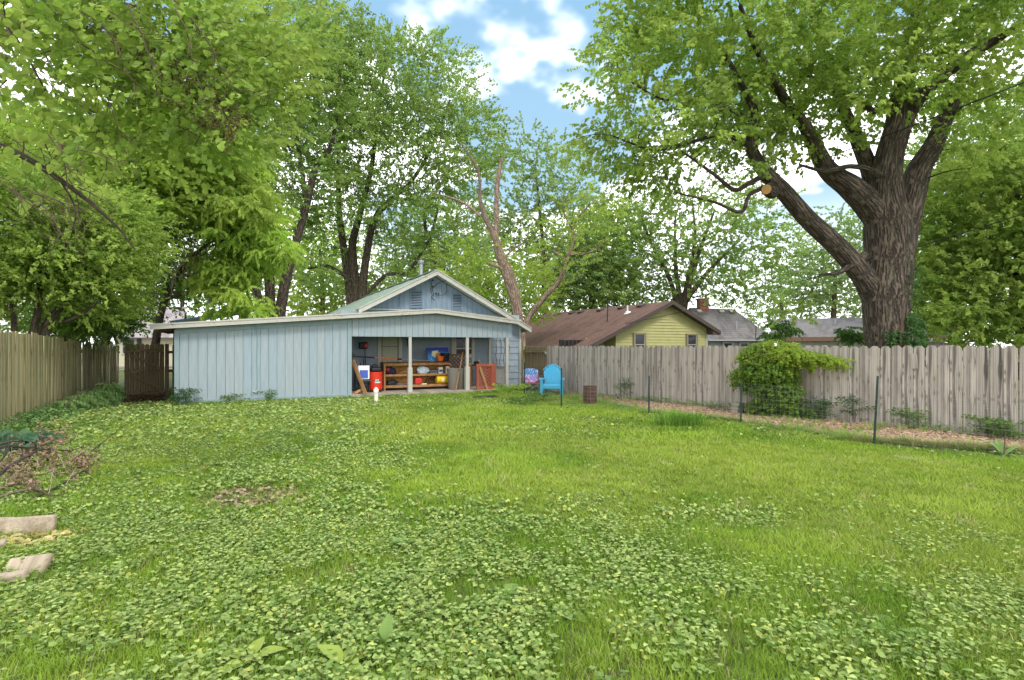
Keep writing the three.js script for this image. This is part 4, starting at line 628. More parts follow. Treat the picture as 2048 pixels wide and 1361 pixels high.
// ---------------------------------------------------------------- things on the lawn
{ const t = thing('drain_pipe_cap', 'short white drain clean-out pipe standing in the lawn before the porch', 'pipe', G(752, 808)); part(t, 'pipe', cyl(0.06, 0.06, 0.36, 0, 0, 0, 18), col(0xe7e4d2, { roughness: 0.6 })); part(t, 'cap', lathe([[0.075, 0.34], [0.075, 0.42], [0.06, 0.44], [0.035, 0.445], [0.035, 0.48], [0.001, 0.485]], 18), col(0xe7e4d2, { roughness: 0.6 })); }
{ // fan-backed garden chair of blue plastic
  const m = col(0x45b4da, { roughness: 0.45 }), t = thing('blue_adirondack_chair', 'bright turquoise plastic fan-back garden chair on the mulch', 'chair', G(1104, 792), -0.12);
  for (const x of [-0.34, 0.34]) { part(t, 'leg', rbx(0.10, 0.56, 0.09, 0.02, x, 0.28, 0.28), m); part(t, 'leg', rbx(0.07, 0.42, 0.1, 0.02, x * 0.86, 0.17, -0.38, 0.5), m); part(t, 'armrest', rbx(0.15, 0.03, 0.72, 0.012, x * 1.05, 0.575, -0.02), m); part(t, 'side_panel', rbx(0.03, 0.14, 0.68, 0.01, x * 0.82, 0.3, -0.02, 0.12), m); }
  part(t, 'front_apron', rbx(0.6, 0.12, 0.03, 0.012, 0, 0.32, 0.31), m);
  for (let k = 0; k < 5; k++) part(t, 'seat_slat', rbx(0.58, 0.022, 0.105, 0.008, 0, 0.385 - k * 0.022, 0.26 - k * 0.118, 0.18), m);
  for (let k = 0; k < 7; k++) { const a = (k - 3) / 3, h = 0.78 - 0.17 * a * a; const g = ext([[-0.033, 0], [0.033, 0], [0.046, h - 0.05 * Math.max(0, a)], [-0.046, h - 0.05 * Math.max(0, -a)]], 0.02, 0.003).rotateZ(-a * 0.10).translate(a * 0.215, 0, 0).rotateX(-0.36).translate(0, 0.30, -0.24); part(t, 'back_slat', g, m); }
  part(t, 'back_rim', tube([-1, -0.66, -0.33, 0, 0.33, 0.66, 1].map((a) => V(a * 0.33, 0.80 - 0.2 * a * a, 0).applyAxisAngle(V(1, 0, 0), -0.36).add(V(0, 0.30, -0.255))), Array(7).fill(0.02), 8, 18), m);
}
{ // folding camp chair with printed cloth
  const t = thing('folding_camp_chair', 'child-size folding camp chair of blue, lilac and red printed cloth by the house corner', 'chair', G(1064, 785), 0.15); const bar = (a, b) => part(t, 'frame_tube', rod(a, b, 0.011, 6), mSteel);
  const print = M({ map: tex(128, 128, (u, v) => { let c = lerp3([0.70, 0.60, 0.85], [0.36, 0.62, 0.88], smooth(0.5, 0.62, v + 0.15 * (fbm(u * 6, v * 6, 0, 3, 421) - 0.5))); const n = fbm(u * 9, v * 9, 0, 3, 422); c = lerp3(c, [0.85, 0.18, 0.2], smooth(0.62, 0.68, n) * smooth(0.45, 0.3, v)); return lerp3(c, [0.92, 0.92, 0.96], smooth(0.66, 0.72, fbm(u * 14, v * 14, 0, 2, 424))); }), roughness: 0.9, side: THREE.DoubleSide });
  for (const x of [-0.26, 0.26]) { bar(V(x, 0, 0.22), V(x * 0.9, 0.36, -0.2)); bar(V(x, 0, -0.24), V(x, 0.36, 0.2)); bar(V(x, 0.02, -0.24), V(x, 0.84, -0.3)); bar(V(x, 0.36, 0.2), V(x, 0.53, 0.21)); }
  bar(V(-0.26, 0, 0.23), V(0.26, 0.36, 0.22)); bar(V(0.26, 0, 0.23), V(-0.26, 0.36, 0.22)); bar(V(-0.26, 0, -0.23), V(0.26, 0.3, -0.23)); bar(V(0.26, 0, -0.23), V(-0.26, 0.3, -0.23));
  const cloth = (w, h, sag, top) => { const g = new THREE.PlaneGeometry(w, h, 8, 8), p = g.attributes.position; for (let i = 0; i < p.count; i++) { const u = p.getX(i) / w * 2, v = p.getY(i) / h * 2; p.setZ(i, -sag * (1 - u * u) * (1 - 0.5 * v * v)); if (top && v > 0.5) p.setY(i, p.getY(i) - 0.06 * u * u); } g.computeVertexNormals(); return g; };
  part(t, 'back_cloth', cloth(0.56, 0.56, 0.06, true).rotateX(-0.1).translate(0, 0.6, -0.25), print); part(t, 'seat_cloth', cloth(0.54, 0.46, 0.05).rotateX(-Math.PI / 2 + 0.06).translate(0, 0.36, 0), col(0x9a3a4a, { roughness: 0.9, side: THREE.DoubleSide }));
  for (const x of [-0.27, 0.27]) part(t, 'armrest', rbx(0.07, 0.02, 0.5, 0.008, x, 0.54, -0.02), x > 0 ? col(0xd9433f) : col(0x5a7fc0));
}
{ // rusty burn barrel
  const rust = M({ map: tex(256, 256, (u, v) => lerp3(lerp3([0.27, 0.20, 0.165], [0.41, 0.285, 0.225], fbm(u * 8, v * 8, 8, 5, 431)), [0.40, 0.31, 0.28], smooth(0.52, 0.7, fbm(u * 14 + 3, v * 5, 14, 4, 433)))), roughness: 0.9 });
  const t = thing('rusty_barrel', 'small rusty brown steel barrel standing on the mulch near the lawn edge', 'barrel', G(1180, 811), 0.3); part(t, 'barrel_body', lathe([[0.001, 0.02], [0.19, 0.02], [0.195, 0.0], [0.2, 0.02], [0.193, 0.03], [0.193, 0.17], [0.202, 0.185], [0.193, 0.2], [0.193, 0.35], [0.202, 0.365], [0.193, 0.38], [0.193, 0.535], [0.202, 0.545], [0.2, 0.555], [0.185, 0.55], [0.183, 0.1], [0.001, 0.1]], 28), rust);
  for (const y of [0.1, 0.27, 0.46]) part(t, 'hoop_line', new THREE.TorusGeometry(0.194, 0.004, 4, 28).rotateX(Math.PI / 2).translate(0, y, 0), rust); }
{ const t = thing('stacked_pavers', 'little stack of pale concrete pavers at the foot of the picket fence', 'pavers', G(1476, 827), 0.7), r = rngOf(12); for (let k = 0; k < 3; k++) part(t, 'paver', rbx(0.36 - 0.02 * k, 0.085, 0.2, 0.015, 0.01 * k, 0.045 + k * 0.09, 0, 0, (r() - 0.5) * 0.2), mConcrete); }
{ const slab = (label, g, w, h, d, rot, rough) => { const q = new RoundedBoxGeometry(w, h, d, 3, 0.02), p = q.attributes.position; for (let i = 0; i < p.count; i++) { const n = (fbm3(p.getX(i) * 9 + w, p.getY(i) * 9, p.getZ(i) * 9, 3, 77) - 0.5) * rough; p.setXYZ(i, p.getX(i) + n, p.getY(i) + n, p.getZ(i) + n); } q.computeVertexNormals(); const t = thing('concrete_slab_piece', label, 'concrete', g, 0, 'broken concrete at the left edge'); const m = part(t, 'slab', planarUV(q, 'x', 'y', 1.4), M({ map: concreteTex, color: rgb(1.12, 1.02, 0.92), bumpMap: concreteBump, bumpScale: 0.008, roughness: 0.95 })); m.rotation.set(...rot); m.position.y = h / 2 + 0.0; return t; };
  slab('broken concrete slab on edge at far end of the left rubble', G(52, 1072), 0.44, 0.17, 0.06, [-0.2, 0.3, 0.06], 0.02);
  slab('thin concrete slab on edge touching the left frame side, behind the straw', G(-22, 1075), 0.36, 0.17, 0.06, [-0.2, 0.35, 0.02], 0.02);
  slab('nearest broad pale concrete piece, leaning up from the weeds at left', G(50, 1148), 0.31, 0.05, 0.22, [0.75, 0.12, 0.03], 0.03);
  slab('flat concrete strip in front of the nearest broad piece', G(-8, 1170), 0.36, 0.07, 0.08, [0, 0.3, 0.05], 0.02);
  slab('small rounded concrete chunk at the left frame edge between the slabs', G(-5, 1105), 0.12, 0.09, 0.09, [0.2, 0.5, 0.1], 0.03); }
{ const t = thing('lawn_edging_board', 'pale weathered edging board half buried along the lawn edge at right', 'board', V(0, 0, 0)); const a = G(1790, 921), b = G(1915, 940); part(t, 'edging_board', beam(V(a.x, 0.055, a.z), V(b.x, 0.035, b.z), 0.05, 0.03), mGrey[0]); }
// ---------------------------------------------------------------- leaves and sprigs
class Tri { constructor() { this.p = []; } tri(a, b, c) { this.p.push(...a, ...b, ...c); }
  geo() { const g = new THREE.BufferGeometry(); g.setAttribute('position', new THREE.Float32BufferAttribute(this.p, 3)); g.computeVertexNormals(); return g; } }
const m4 = new THREE.Matrix4();
// leaf outlines in the xz plane, stem at 0, tip at +x, of length 1; y is the fold
function bladeLeaf(widths, fold, curl) { const t = new Tri(), n = widths.length - 1, at = (i, s) => { const u = i / n; return [u, (s ? fold * widths[i] : 0) - curl * u * u, s * widths[i]]; };
  for (let i = 0; i < n; i++) for (const s of [-1, 1]) { const a = at(i, 0), b = at(i + 1, 0), c = at(i, s), d = at(i + 1, s); const f = s > 0 ? (x, y, z) => t.tri(x, z, y) : (x, y, z) => t.tri(x, y, z); if (widths[i] > 0) f(a, b, c); if (widths[i + 1] > 0) f(c.map((v, k) => widths[i] > 0 ? v : a[k]), b, d); }
  return t.p; }
function lobedLeaf(curl) { const t = new Tri(), A = [[0, 1], [16, 0.62], [38, 0.86], [58, 0.5], [80, 0.66], [115, 0.4], [165, 0.42]], c = [0.36, 0.03, 0], pts = []; for (const [a, r] of A) pts.push([a, r]); const q = ([a, r], s) => { const x = 0.36 + Math.cos(a * Math.PI / 180) * r * 0.64, z = s * Math.sin(a * Math.PI / 180) * r * 0.66; return [x, -curl * (x * x + z * z * 1.5), z]; };
  for (const s of [-1, 1]) for (let i = 0; i < pts.length - 1; i++) { const a = q(pts[i], s), b = q(pts[i + 1], s); s > 0 ? t.tri(c, b, a) : t.tri(c, a, b); } return t.p; }
const LEAF = { maple: lobedLeaf(0.25), heart: bladeLeaf([0, 0.36, 0.44, 0.40, 0.26, 0], 0.25, 0.22), oval: bladeLeaf([0, 0.26, 0.3, 0.18, 0], 0.3, 0.2), lance: bladeLeaf([0, 0.21, 0.2, 0], 0.35, 0.3), diamond: bladeLeaf([0, 0.34, 0], 0.25, 0.15) };
function put(out, leaf, m) { const v = new THREE.Vector3(); for (let i = 0; i < leaf.length; i += 3) { v.set(leaf[i], leaf[i + 1], leaf[i + 2]).applyMatrix4(m); out.push(v.x, v.y, v.z); } }
const eul = new THREE.Euler(), qt = new THREE.Quaternion(), sc3 = new THREE.Vector3(), ps3 = new THREE.Vector3();
const mat = (x, y, z, rx, ry, rz, s) => m4.compose(ps3.set(x, y, z), qt.setFromEuler(eul.set(rx, ry, rz, 'YZX')), sc3.set(s, s, s));
function twigInto(out, a, b, r) { const g = rod(a, b, r, 3, r * 0.5).toNonIndexed().attributes.position.array; for (const x of g) out.push(x); }
function finish(p) { const g = new THREE.BufferGeometry(); g.setAttribute('position', new THREE.Float32BufferAttribute(p, 3)); g.computeVertexNormals(); return g; }
// a leafy twig along +x, leaves spread to both sides and hanging a little
function sprig(leaf, seed, { n = 11, L = 0.45, size = 0.11, droop = 0.35, wide = 0.16 }) {
  const r = rngOf(seed), out = [];
  for (let i = 0; i < n; i++) { const t = (i + 0.6) / n, s = i % 2 ? 1 : -1; const ya = s * (0.4 + 0.8 * r()) * (1.15 - 0.6 * t); put(out, leaf, mat(t * L, -0.10 * L * t * t + 0.24 * L * (r() - 0.5), s * wide * 0.35 * r(), (r() - 0.5) * 2.0, ya, -droop + 0.45 - 1.1 * r(), size * (0.6 + 0.65 * r()))); }
  return finish(out);
}
// a feathered compound leaf fan: several rachises with paired leaflets
function plume(seed, { n = 5, L = 0.42, pairs = 4, size = 0.13, droop = 0.6 }) {
  const r = rngOf(seed), out = [], q = new THREE.Matrix4();
  for (let k = 0; k < n; k++) { const base = new THREE.Matrix4().compose(V(0.12 * (r() - 0.5), 0.1 * (r() - 0.5), 0.12 * (r() - 0.5)), new THREE.Quaternion().setFromEuler(new THREE.Euler((r() - 0.5) * 0.9, (k - (n - 1) / 2) * 0.85 + 0.5 * (r() - 0.5), 0.35 - 0.7 * r(), 'YZX')), V(1, 1, 1)); const l = L * (0.7 + 0.6 * r());
    for (let i = 0; i <= pairs; i++) for (const s of i === pairs ? [0] : [-1, 1]) { const t = (i + 1) / (pairs + 1); q.multiplyMatrices(base, mat(t * l, -droop * l * t * t * 0.7, 0, s * 0.5 + 0.5 * (r() - 0.5), -s * (0.9 - 0.25 * t) + 0.4 * (r() - 0.5), -0.45 - 0.5 * r() - droop * t * 0.6, size * (0.7 + 0.5 * r()))); put(out, LEAF.lance, q); } }
  return finish(out);
}
const SPRIG = {
  maple: sprig(LEAF.maple, 1, { n: 12, L: 0.46, size: 0.125, droop: 0.4 }), mapleFar: sprig(LEAF.diamond, 2, { n: 22, L: 0.55, size: 0.125, droop: 0.35 }),
  heart: sprig(LEAF.heart, 3, { n: 8, L: 0.42, size: 0.085, droop: 0.45, wide: 0.12 }), oval: sprig(LEAF.oval, 4, { n: 12, L: 0.4, size: 0.095, droop: 0.25 }), small: sprig(LEAF.oval, 5, { n: 13, L: 0.24, size: 0.055, droop: 0.2 }),
  plume: plume(6, { n: 5, L: 0.38, pairs: 4, size: 0.12 }), willow: sprig(LEAF.lance, 12, { n: 20, L: 0.5, size: 0.15, droop: 0.55, wide: 0.2 }), plumeFar: plume(7, { n: 5, L: 0.48, pairs: 4, size: 0.17, droop: 0.8 }), ivy: sprig(LEAF.heart, 8, { n: 10, L: 0.3, size: 0.07, droop: 0.7 }), far: sprig(LEAF.diamond, 9, { n: 24, L: 0.85, size: 0.2, droop: 0.3 }),
};
const leafMat = (tr = 0.4) => new THREE.MeshPhysicalMaterial({ color: rgb(1, 1, 1), roughness: 1, transmission: tr, thickness: 0, side: THREE.DoubleSide, specularIntensity: 0.3 });
const mLeaf = leafMat(0.55), mLeafSoft = leafMat(0.4);
const bX = new THREE.Vector3(), bY = new THREE.Vector3(), bZ = new THREE.Vector3(), cTmp = new THREE.Color();
function scatter(parent, name, geo, material, items) {      // items: [pos, dir, roll, scale, colour]
  const o = new THREE.InstancedMesh(geo, material, items.length); o.name = name; o.userData.kind = 'stuff'; shade(o);
  items.forEach(([p, d, roll, s, c], i) => { bX.copy(d).normalize(); bZ.crossVectors(bX, bY.set(0, 1, 0)); if (bZ.lengthSq() < 1e-4) bZ.set(0, 0, 1); bZ.normalize(); bY.crossVectors(bZ, bX).normalize(); m4.makeBasis(bX, bY, bZ); if (roll) m4.multiply(new THREE.Matrix4().makeRotationX(roll)); m4.scale(sc3.set(s, s, s)).setPosition(p); o.setMatrixAt(i, m4); o.setColorAt(i, cTmp.setRGB(c[0], c[1], c[2])); });
  if (parent) parent.add(o); else scene.add(o); return o;
}
const inBall = (r) => { for (;;) { const x = r() * 2 - 1, y = r() * 2 - 1, z = r() * 2 - 1; if (x * x + y * y + z * z < 1) return V(x, y, z); } };
const EL = (px, py, z, rpx, rpy, rz) => ({ c: P(px, py, z), r: V(rpx * z / F, rpy * z / F, rz) });
// branch skeleton points [px, py, ahead, width in px] -> points and radii in metres
const LI = (l) => ({ pts: l.map(([px, py, z]) => P(px, py, z)), rad: l.map(([, , z, w]) => w / 2 * z / F) });
const vary = (r, base, other, k) => { const t = r(), b = 0.82 + 0.36 * r(); return [0, 1, 2].map((i) => mix(base[i], other[i], t * k) * b); };
// a box-shaped clearing in a crown, z metres ahead and 2 * dz deep
const clear = (x0, y0, x1, y1, z, dz) => { const a = P(x0, y0, z), b = P(x1, y1, z); return (p) => p.x > a.x && p.x < b.x && p.y < a.y && p.y > b.y && Math.abs(p.z + z) < dz; };
const clears = (...l) => { const f = l.map((q) => clear(...q)); return (p) => f.some((g) => g(p)); };
/* a tree: trunk and limbs as given, then boughs grown out to leaf clumps that fill the given volumes */
function tree(name, label, base, o) {
  const r = rngOf(o.seed), t = thing(name, label, 'tree', V(0, 0, 0), 0, o.group), skel = [], bark = o.bark || mBark2;
  (o.limbs || []).forEach((l, k) => { const { pts, rad } = LI(l), g = tube(pts, rad, k === 0 ? 18 : 10, Math.max(10, pts.length * 6), o.wob ?? 0.07, o.seed + k); part(t, l.trunk || k < (o.trunks || 1) ? 'trunk' : 'limb', g, bark); const c = new THREE.CatmullRomCurve3(pts), m = pts.length * 4; for (let i = 1; i <= m; i++) skel.push([c.getPoint(i / m), rad[Math.min(rad.length - 1, Math.floor(i / m * (rad.length - 1) + 0.5))]]); });
  const vol = o.vols.map((e) => e.r.x * e.r.y * e.r.z), sum = vol.reduce((a, b) => a + b, 0), cl = [];
  const want = o.clumps; let tries = 0;
  while (cl.length < want && tries++ < want * 30) { let k = 0, q = r() * sum; while (q > vol[k]) q -= vol[k++]; const e = o.vols[k], d = inBall(r), len = d.length(), f = Math.pow(len, o.shell ?? 0.45) / len, p = V(d.x * f * e.r.x, d.y * f * e.r.y, d.z * f * e.r.z).add(e.c); if (p.y < (o.low ?? 0.6)) continue; if (o.not && o.not(p)) continue; const md = o.gap ?? 0.5; if (cl.some((c) => c.distanceToSquared(p) < md * md)) continue; cl.push(p); }
  // boughs
  const boughs = [];
  if (skel.length) { const order = cl.map((c) => [c, Math.min(...skel.map((s) => s[0].distanceTo(c)))]).sort((a, b) => a[1] - b[1]);
    for (const [c] of order) { let best = null, bd = 1e9; for (const s of skel) { const d = s[0].distanceTo(c) + Math.max(0, s[0].y - c.y) * 0.7; if (d < bd) { bd = d; best = s; } } const a = best[0], mid = a.clone().lerp(c, 0.5); mid.y += (o.arch ?? 0.12) * bd * (0.4 + r()); mid.x += (r() - 0.5) * 0.25 * bd; mid.z += (r() - 0.5) * 0.25 * bd; const r0 = Math.min(best[1] * 0.6, (o.bough ?? 0.012) * (1 + bd)), pts = [a, mid, c]; if (bd > (o.maxBough ?? 99)) continue; boughs.push(tube(pts, [r0, r0 * 0.65, 0.006], 5, 7)); const cv = new THREE.CatmullRomCurve3(pts); for (let i = 1; i <= 4; i++) skel.push([cv.getPoint(i / 4), mix(r0, 0.006, i / 4)]); } }
  if (boughs.length) part(t, 'boughs', boughs, o.twig || bark, 'stuff');
  // leaf clumps
  const items = [], sz = o.clumpR ?? 0.8, mean = cl.reduce((a, c) => a.add(c), V(0, 0, 0)).divideScalar(cl.length || 1);
  for (const c of cl) { const k = 0.7 + 0.6 * r(), tone = vary(r, base[0], base[1], 1), out = c.clone().sub(mean).setY(0).normalize(); const n = Math.round(o.per * k * k);
    for (let i = 0; i < n; i++) { const d = inBall(r), p = V(c.x + d.x * sz * k, c.y + d.y * sz * k * (o.flat ?? 0.6), c.z + d.z * sz * k), dir = V(d.x + 0.4 * out.x + 0.7 * (r() - 0.5), (o.rise ?? 0.12) + 0.5 * d.y + 0.9 * (r() - 0.5), d.z + 0.4 * out.z + 0.7 * (r() - 0.5)); const b = 0.84 + 0.32 * r(); if (o.not && o.not(p)) continue; items.push([p, dir, (r() - 0.5) * 1.8, (o.scale ?? 1) * (0.75 + 0.5 * r()), tone.map((x) => x * b)]); } }
  scatter(t, 'crown', o.sprig, o.leaf || mLeaf, items); t.userData.n = undefined; delete t.userData.n;
  return t;
}
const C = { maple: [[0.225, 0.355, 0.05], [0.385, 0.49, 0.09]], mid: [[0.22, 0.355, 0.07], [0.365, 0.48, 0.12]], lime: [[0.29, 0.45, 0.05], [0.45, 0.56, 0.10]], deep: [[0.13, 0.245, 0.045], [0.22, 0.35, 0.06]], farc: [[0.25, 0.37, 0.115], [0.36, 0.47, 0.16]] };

// the big maple behind the right fence
const bigMaple = tree('big_maple_tree', 'huge maple with thick furrowed forked trunk behind the right picket fence', C.maple, {
  seed: 101, bark: mBark, trunks: 3, wob: 0.055, sprig: SPRIG.maple, clumps: 330, per: 17, clumpR: 0.62, gap: 0.44, flat: 0.45, scale: 0.92, arch: 0.1, bough: 0.011,
  limbs: [
    [[1778, 830, 14, 104], [1778, 740, 14, 78], [1776, 690, 14, 76], [1774, 640, 14, 84], [1774, 570, 14, 92], [1778, 505, 14, 86], [1776, 450, 14, 84], [1772, 395, 14, 64], [1776, 330, 14, 52], [1796, 240, 14, 42], [1808, 160, 14, 32], [1828, 60, 14, 24], [1850, -60, 14, 14]],
    [[1792, 520, 14.1, 60], [1806, 455, 14.1, 58], [1822, 395, 14.1, 50], [1840, 335, 14.2, 42], [1862, 300, 14.2, 38], [1888, 245, 14.3, 30], [1920, 170, 14.4, 22], [1960, 70, 14.6, 14], [1990, -40, 14.8, 8]],
    [[1768, 450, 14, 60], [1738, 408, 14, 52], [1702, 374, 13.9, 46], [1655, 338, 13.8, 36], [1616, 262, 13.6, 26], [1578, 212, 13.4, 20], [1520, 110, 13.2, 14], [1480, 10, 13, 8]],
    [[1762, 600, 14, 62], [1726, 552, 13.9, 44], [1678, 496, 13.7, 39], [1616, 438, 13.5, 35], [1566, 382, 13.3, 33], [1524, 336, 13.2, 27], [1502, 288, 13.1, 22], [1510, 228, 13, 16], [1482, 168, 13, 12], [1440, 90, 13, 7]],
    [[1752, 400, 14.3, 34], [1742, 350, 14.4, 32], [1716, 280, 14.5, 27], [1684, 210, 14.6, 18], [1650, 120, 14.8, 12], [1620, 10, 15, 7]],
    [[1790, 330, 13.9, 22], [1822, 230, 13.8, 20], [1846, 186, 13.6, 30], [1932, 116, 13.2, 24], [2010, 70, 12.8, 14], [2090, 20, 12.4, 8]],
    [[1760, 350, 13.8, 13], [1735, 338, 13.6, 11], [1700, 333, 13.4, 10], [1650, 342, 13.2, 8], [1600, 330, 13, 5]],
    [[1530, 350, 13.1, 12], [1500, 366, 12.9, 10], [1470, 380, 12.7, 9], [1430, 350, 12.5, 7], [1360, 300, 12.3, 4]],
    [[1548, 368, 13.2, 11], [1500, 390, 12.9, 8], [1483, 424, 12.6, 7], [1430, 405, 12.4, 5], [1350, 385, 12.2, 3]],
    [[1512, 300, 13.1, 14], [1450, 270, 12.9, 9], [1380, 285, 12.7, 7], [1310, 300, 12.5, 5], [1220, 270, 12.4, 3]],
    [[1500, 240, 13, 10], [1420, 200, 12.8, 8], [1330, 200, 12.6, 5], [1240, 150, 12.4, 3]],
    [[1730, 512, 13.9, 20], [1705, 528, 13.7, 14], [1680, 545, 13.6, 8], [1640, 550, 13.5, 4]],
    [[1750, 225, 13.9, 12], [1700, 190, 13.5, 10], [1660, 170, 13.2, 7], [1610, 150, 12.9, 4]],
  ],
  vols: [EL(1420, 140, 13, 230, 170, 2.6), EL(1650, 90, 13.5, 260, 150, 3), EL(1860, 90, 13.5, 230, 130, 3), EL(1310, 240, 12.6, 170, 130, 2), EL(1215, 270, 12.6, 95, 80, 1.5), EL(1420, 340, 12.5, 150, 70, 1.5), EL(1560, 230, 13, 140, 90, 2), EL(1700, 230, 13, 110, 60, 2), EL(2000, 130, 12.5, 140, 120, 2.5), EL(1380, 20, 13, 180, 120, 2.5), EL(1600, 10, 13, 400, 90, 3.5), EL(1640, 600, 13.5, 50, 40, 0.6), EL(1920, 300, 13.5, 60, 60, 1.2)],
  not: clears([1590, 345, 1725, 520, 13.3, 3], [1700, 300, 1865, 640, 13.6, 3], [900, -400, 1112, 600, 12.6, 4], [1000, -400, 1185, 140, 12.8, 4], [1528, 330, 1572, 420, 13, 2], [1735, 190, 1870, 310, 13, 1.1], [1850, 100, 1930, 190, 12.9, 0.8]),
});
{ const a = P(1545, 385, 13.25), b = P(1533, 379, 12.9); part(bigMaple, 'pruned_stub', rod(a, b, 0.16, 12, 0.13), mBark); part(bigMaple, 'cut_wood', rod(b, b.clone().add(b.clone().sub(a).setLength(0.012)), 0.115, 12, 0.112), col(0xd9a66a)); }
{ // ivy round the foot of the trunk
  const o = thing('trunk_ivy', 'dark green ivy climbing the foot of the big maple trunk', 'ivy', V(0, 0, 0)), r = rngOf(7), items = [];
  for (let k = 0; k < 560; k++) { const t = r(), y = 715 - 120 * t * t * (r() < 0.2 ? 1.6 : 0.7), a = (r() - 0.5) * 2.0 + (y < 660 ? 1.0 : 0.35), z = 14, w = (0.50 + 0.12 * r() * (y > 650 ? 1 : 0.3)), c = P(1778, y, z); items.push([V(c.x + Math.sin(a) * w, c.y, c.z + Math.cos(a) * w), V(Math.sin(a) + r() - 0.5, -0.5, Math.cos(a) + r() - 0.5), (r() - 0.5), 0.5 + 0.35 * r(), vary(r, [0.06, 0.14, 0.04], [0.11, 0.21, 0.05], 1)]); }
  scatter(o, 'leaves', SPRIG.ivy, mLeafSoft, items); part(o, 'stems', [tube([P(1800, 760, 13.4), P(1806, 640, 13.45), P(1812, 560, 13.5), P(1822, 500, 13.6)], [0.05, 0.045, 0.03, 0.015], 6, 14, 0.15, 3)], mTwig);
}
// trees behind the shed and the house
tree('left_multi_stem_maple', 'tall maple with three dark stems rising behind the shed roof', C.mid, {
  seed: 111, trunks: 3, wob: 0.05, sprig: SPRIG.mapleFar, clumps: 345, per: 17, flat: 0.55, clumpR: 1.0, gap: 0.7, scale: 1, bough: 0.012,
  limbs: [
    [[548, 760, 27, 26], [541, 632, 27, 21], [536, 514, 27, 18], [526, 450, 27, 15], [510, 330, 27, 12], [490, 200, 27, 8], [480, 60, 27, 5]],
    [[556, 760, 27, 24], [560, 632, 27, 21], [575, 545, 27, 20], [591, 488, 27, 17], [613, 411, 27.2, 14], [632, 334, 27.5, 12], [662, 290, 28, 8], [680, 150, 28, 5]],
    [[530, 760, 26.5, 22], [522, 632, 26.5, 19], [507, 560, 26.5, 17], [488, 470, 26.5, 12], [450, 380, 26.5, 7]],
    [[496, 690, 26, 16], [480, 615, 26, 12], [462, 590, 26, 9], [430, 540, 26, 5]],
    [[541, 560, 26.8, 8], [510, 530, 26.5, 6], [470, 520, 26, 4]],
    [[613, 411, 27.2, 10], [600, 320, 27, 8], [580, 200, 27, 5], [570, 60, 27, 3]],
  ],
  vols: [EL(560, 150, 27.5, 130, 150, 3.5), EL(660, 130, 28, 90, 130, 3), EL(480, 230, 27, 110, 130, 3), EL(560, 330, 27, 110, 90, 3), EL(480, 420, 26, 100, 80, 2.5), EL(440, 540, 25.5, 60, 60, 2), EL(640, 290, 28, 70, 90, 2.5), EL(540, 40, 28, 160, 90, 3), EL(400, 330, 27, 90, 120, 3)],
  not: clears([612, 400, 800, 520, 27.5, 4], [520, 470, 800, 700, 26.5, 4], [640, -400, 900, 15, 28, 5]),
});
tree('house_back_maple', 'tall maple with clustered stems directly behind the blue house gable', C.mid, {
  seed: 121, trunks: 3, wob: 0.05, sprig: SPRIG.mapleFar, clumps: 420, per: 16, flat: 0.55, clumpR: 1.0, gap: 0.7, scale: 1,
  limbs: [
    [[716, 740, 33, 24], [712, 591, 33, 20], [705, 488, 33, 16], [716, 442, 33, 13], [742, 340, 33, 9], [760, 200, 33, 6], [780, 80, 33, 3]],
    [[706, 740, 33, 22], [700, 591, 33, 18], [690, 514, 33, 16], [680, 442, 33, 12], [676, 330, 33, 8], [690, 180, 33, 5]],
    [[726, 740, 33, 22], [724, 591, 33, 18], [735, 499, 33, 15], [750, 437, 33, 13], [780, 401, 33, 10], [820, 366, 33, 8], [860, 300, 33, 6], [900, 200, 33, 4]],
    [[700, 560, 32.8, 8], [687, 550, 32.6, 8], [651, 532, 32.3, 7], [615, 538, 32, 4]],
    [[728, 600, 33, 8], [740, 581, 33, 8], [775, 550, 33, 8], [811, 545, 33.2, 7], [847, 499, 33.5, 6], [868, 450, 34, 5], [880, 380, 34, 3]],
    [[905, 640, 36, 12], [880, 560, 36, 10], [862, 500, 36, 8], [850, 430, 36, 6], [900, 340, 36, 4]],
  ],
  vols: [EL(760, 190, 33, 110, 130, 3.5), EL(860, 200, 33, 100, 115, 3.5), EL(925, 300, 33, 75, 110, 3), EL(800, 330, 33, 130, 90, 3.5), EL(700, 300, 33, 90, 110, 3), EL(710, 450, 32, 80, 60, 2.5), EL(860, 440, 33, 110, 60, 3), EL(800, 520, 33, 80, 50, 2.5), EL(660, 540, 32, 60, 40, 2), EL(700, 110, 33, 70, 80, 2.5)],
  not: clears([690, 455, 770, 600, 31.5, 1.5], [980, -200, 1300, 200, 33, 6]),
});
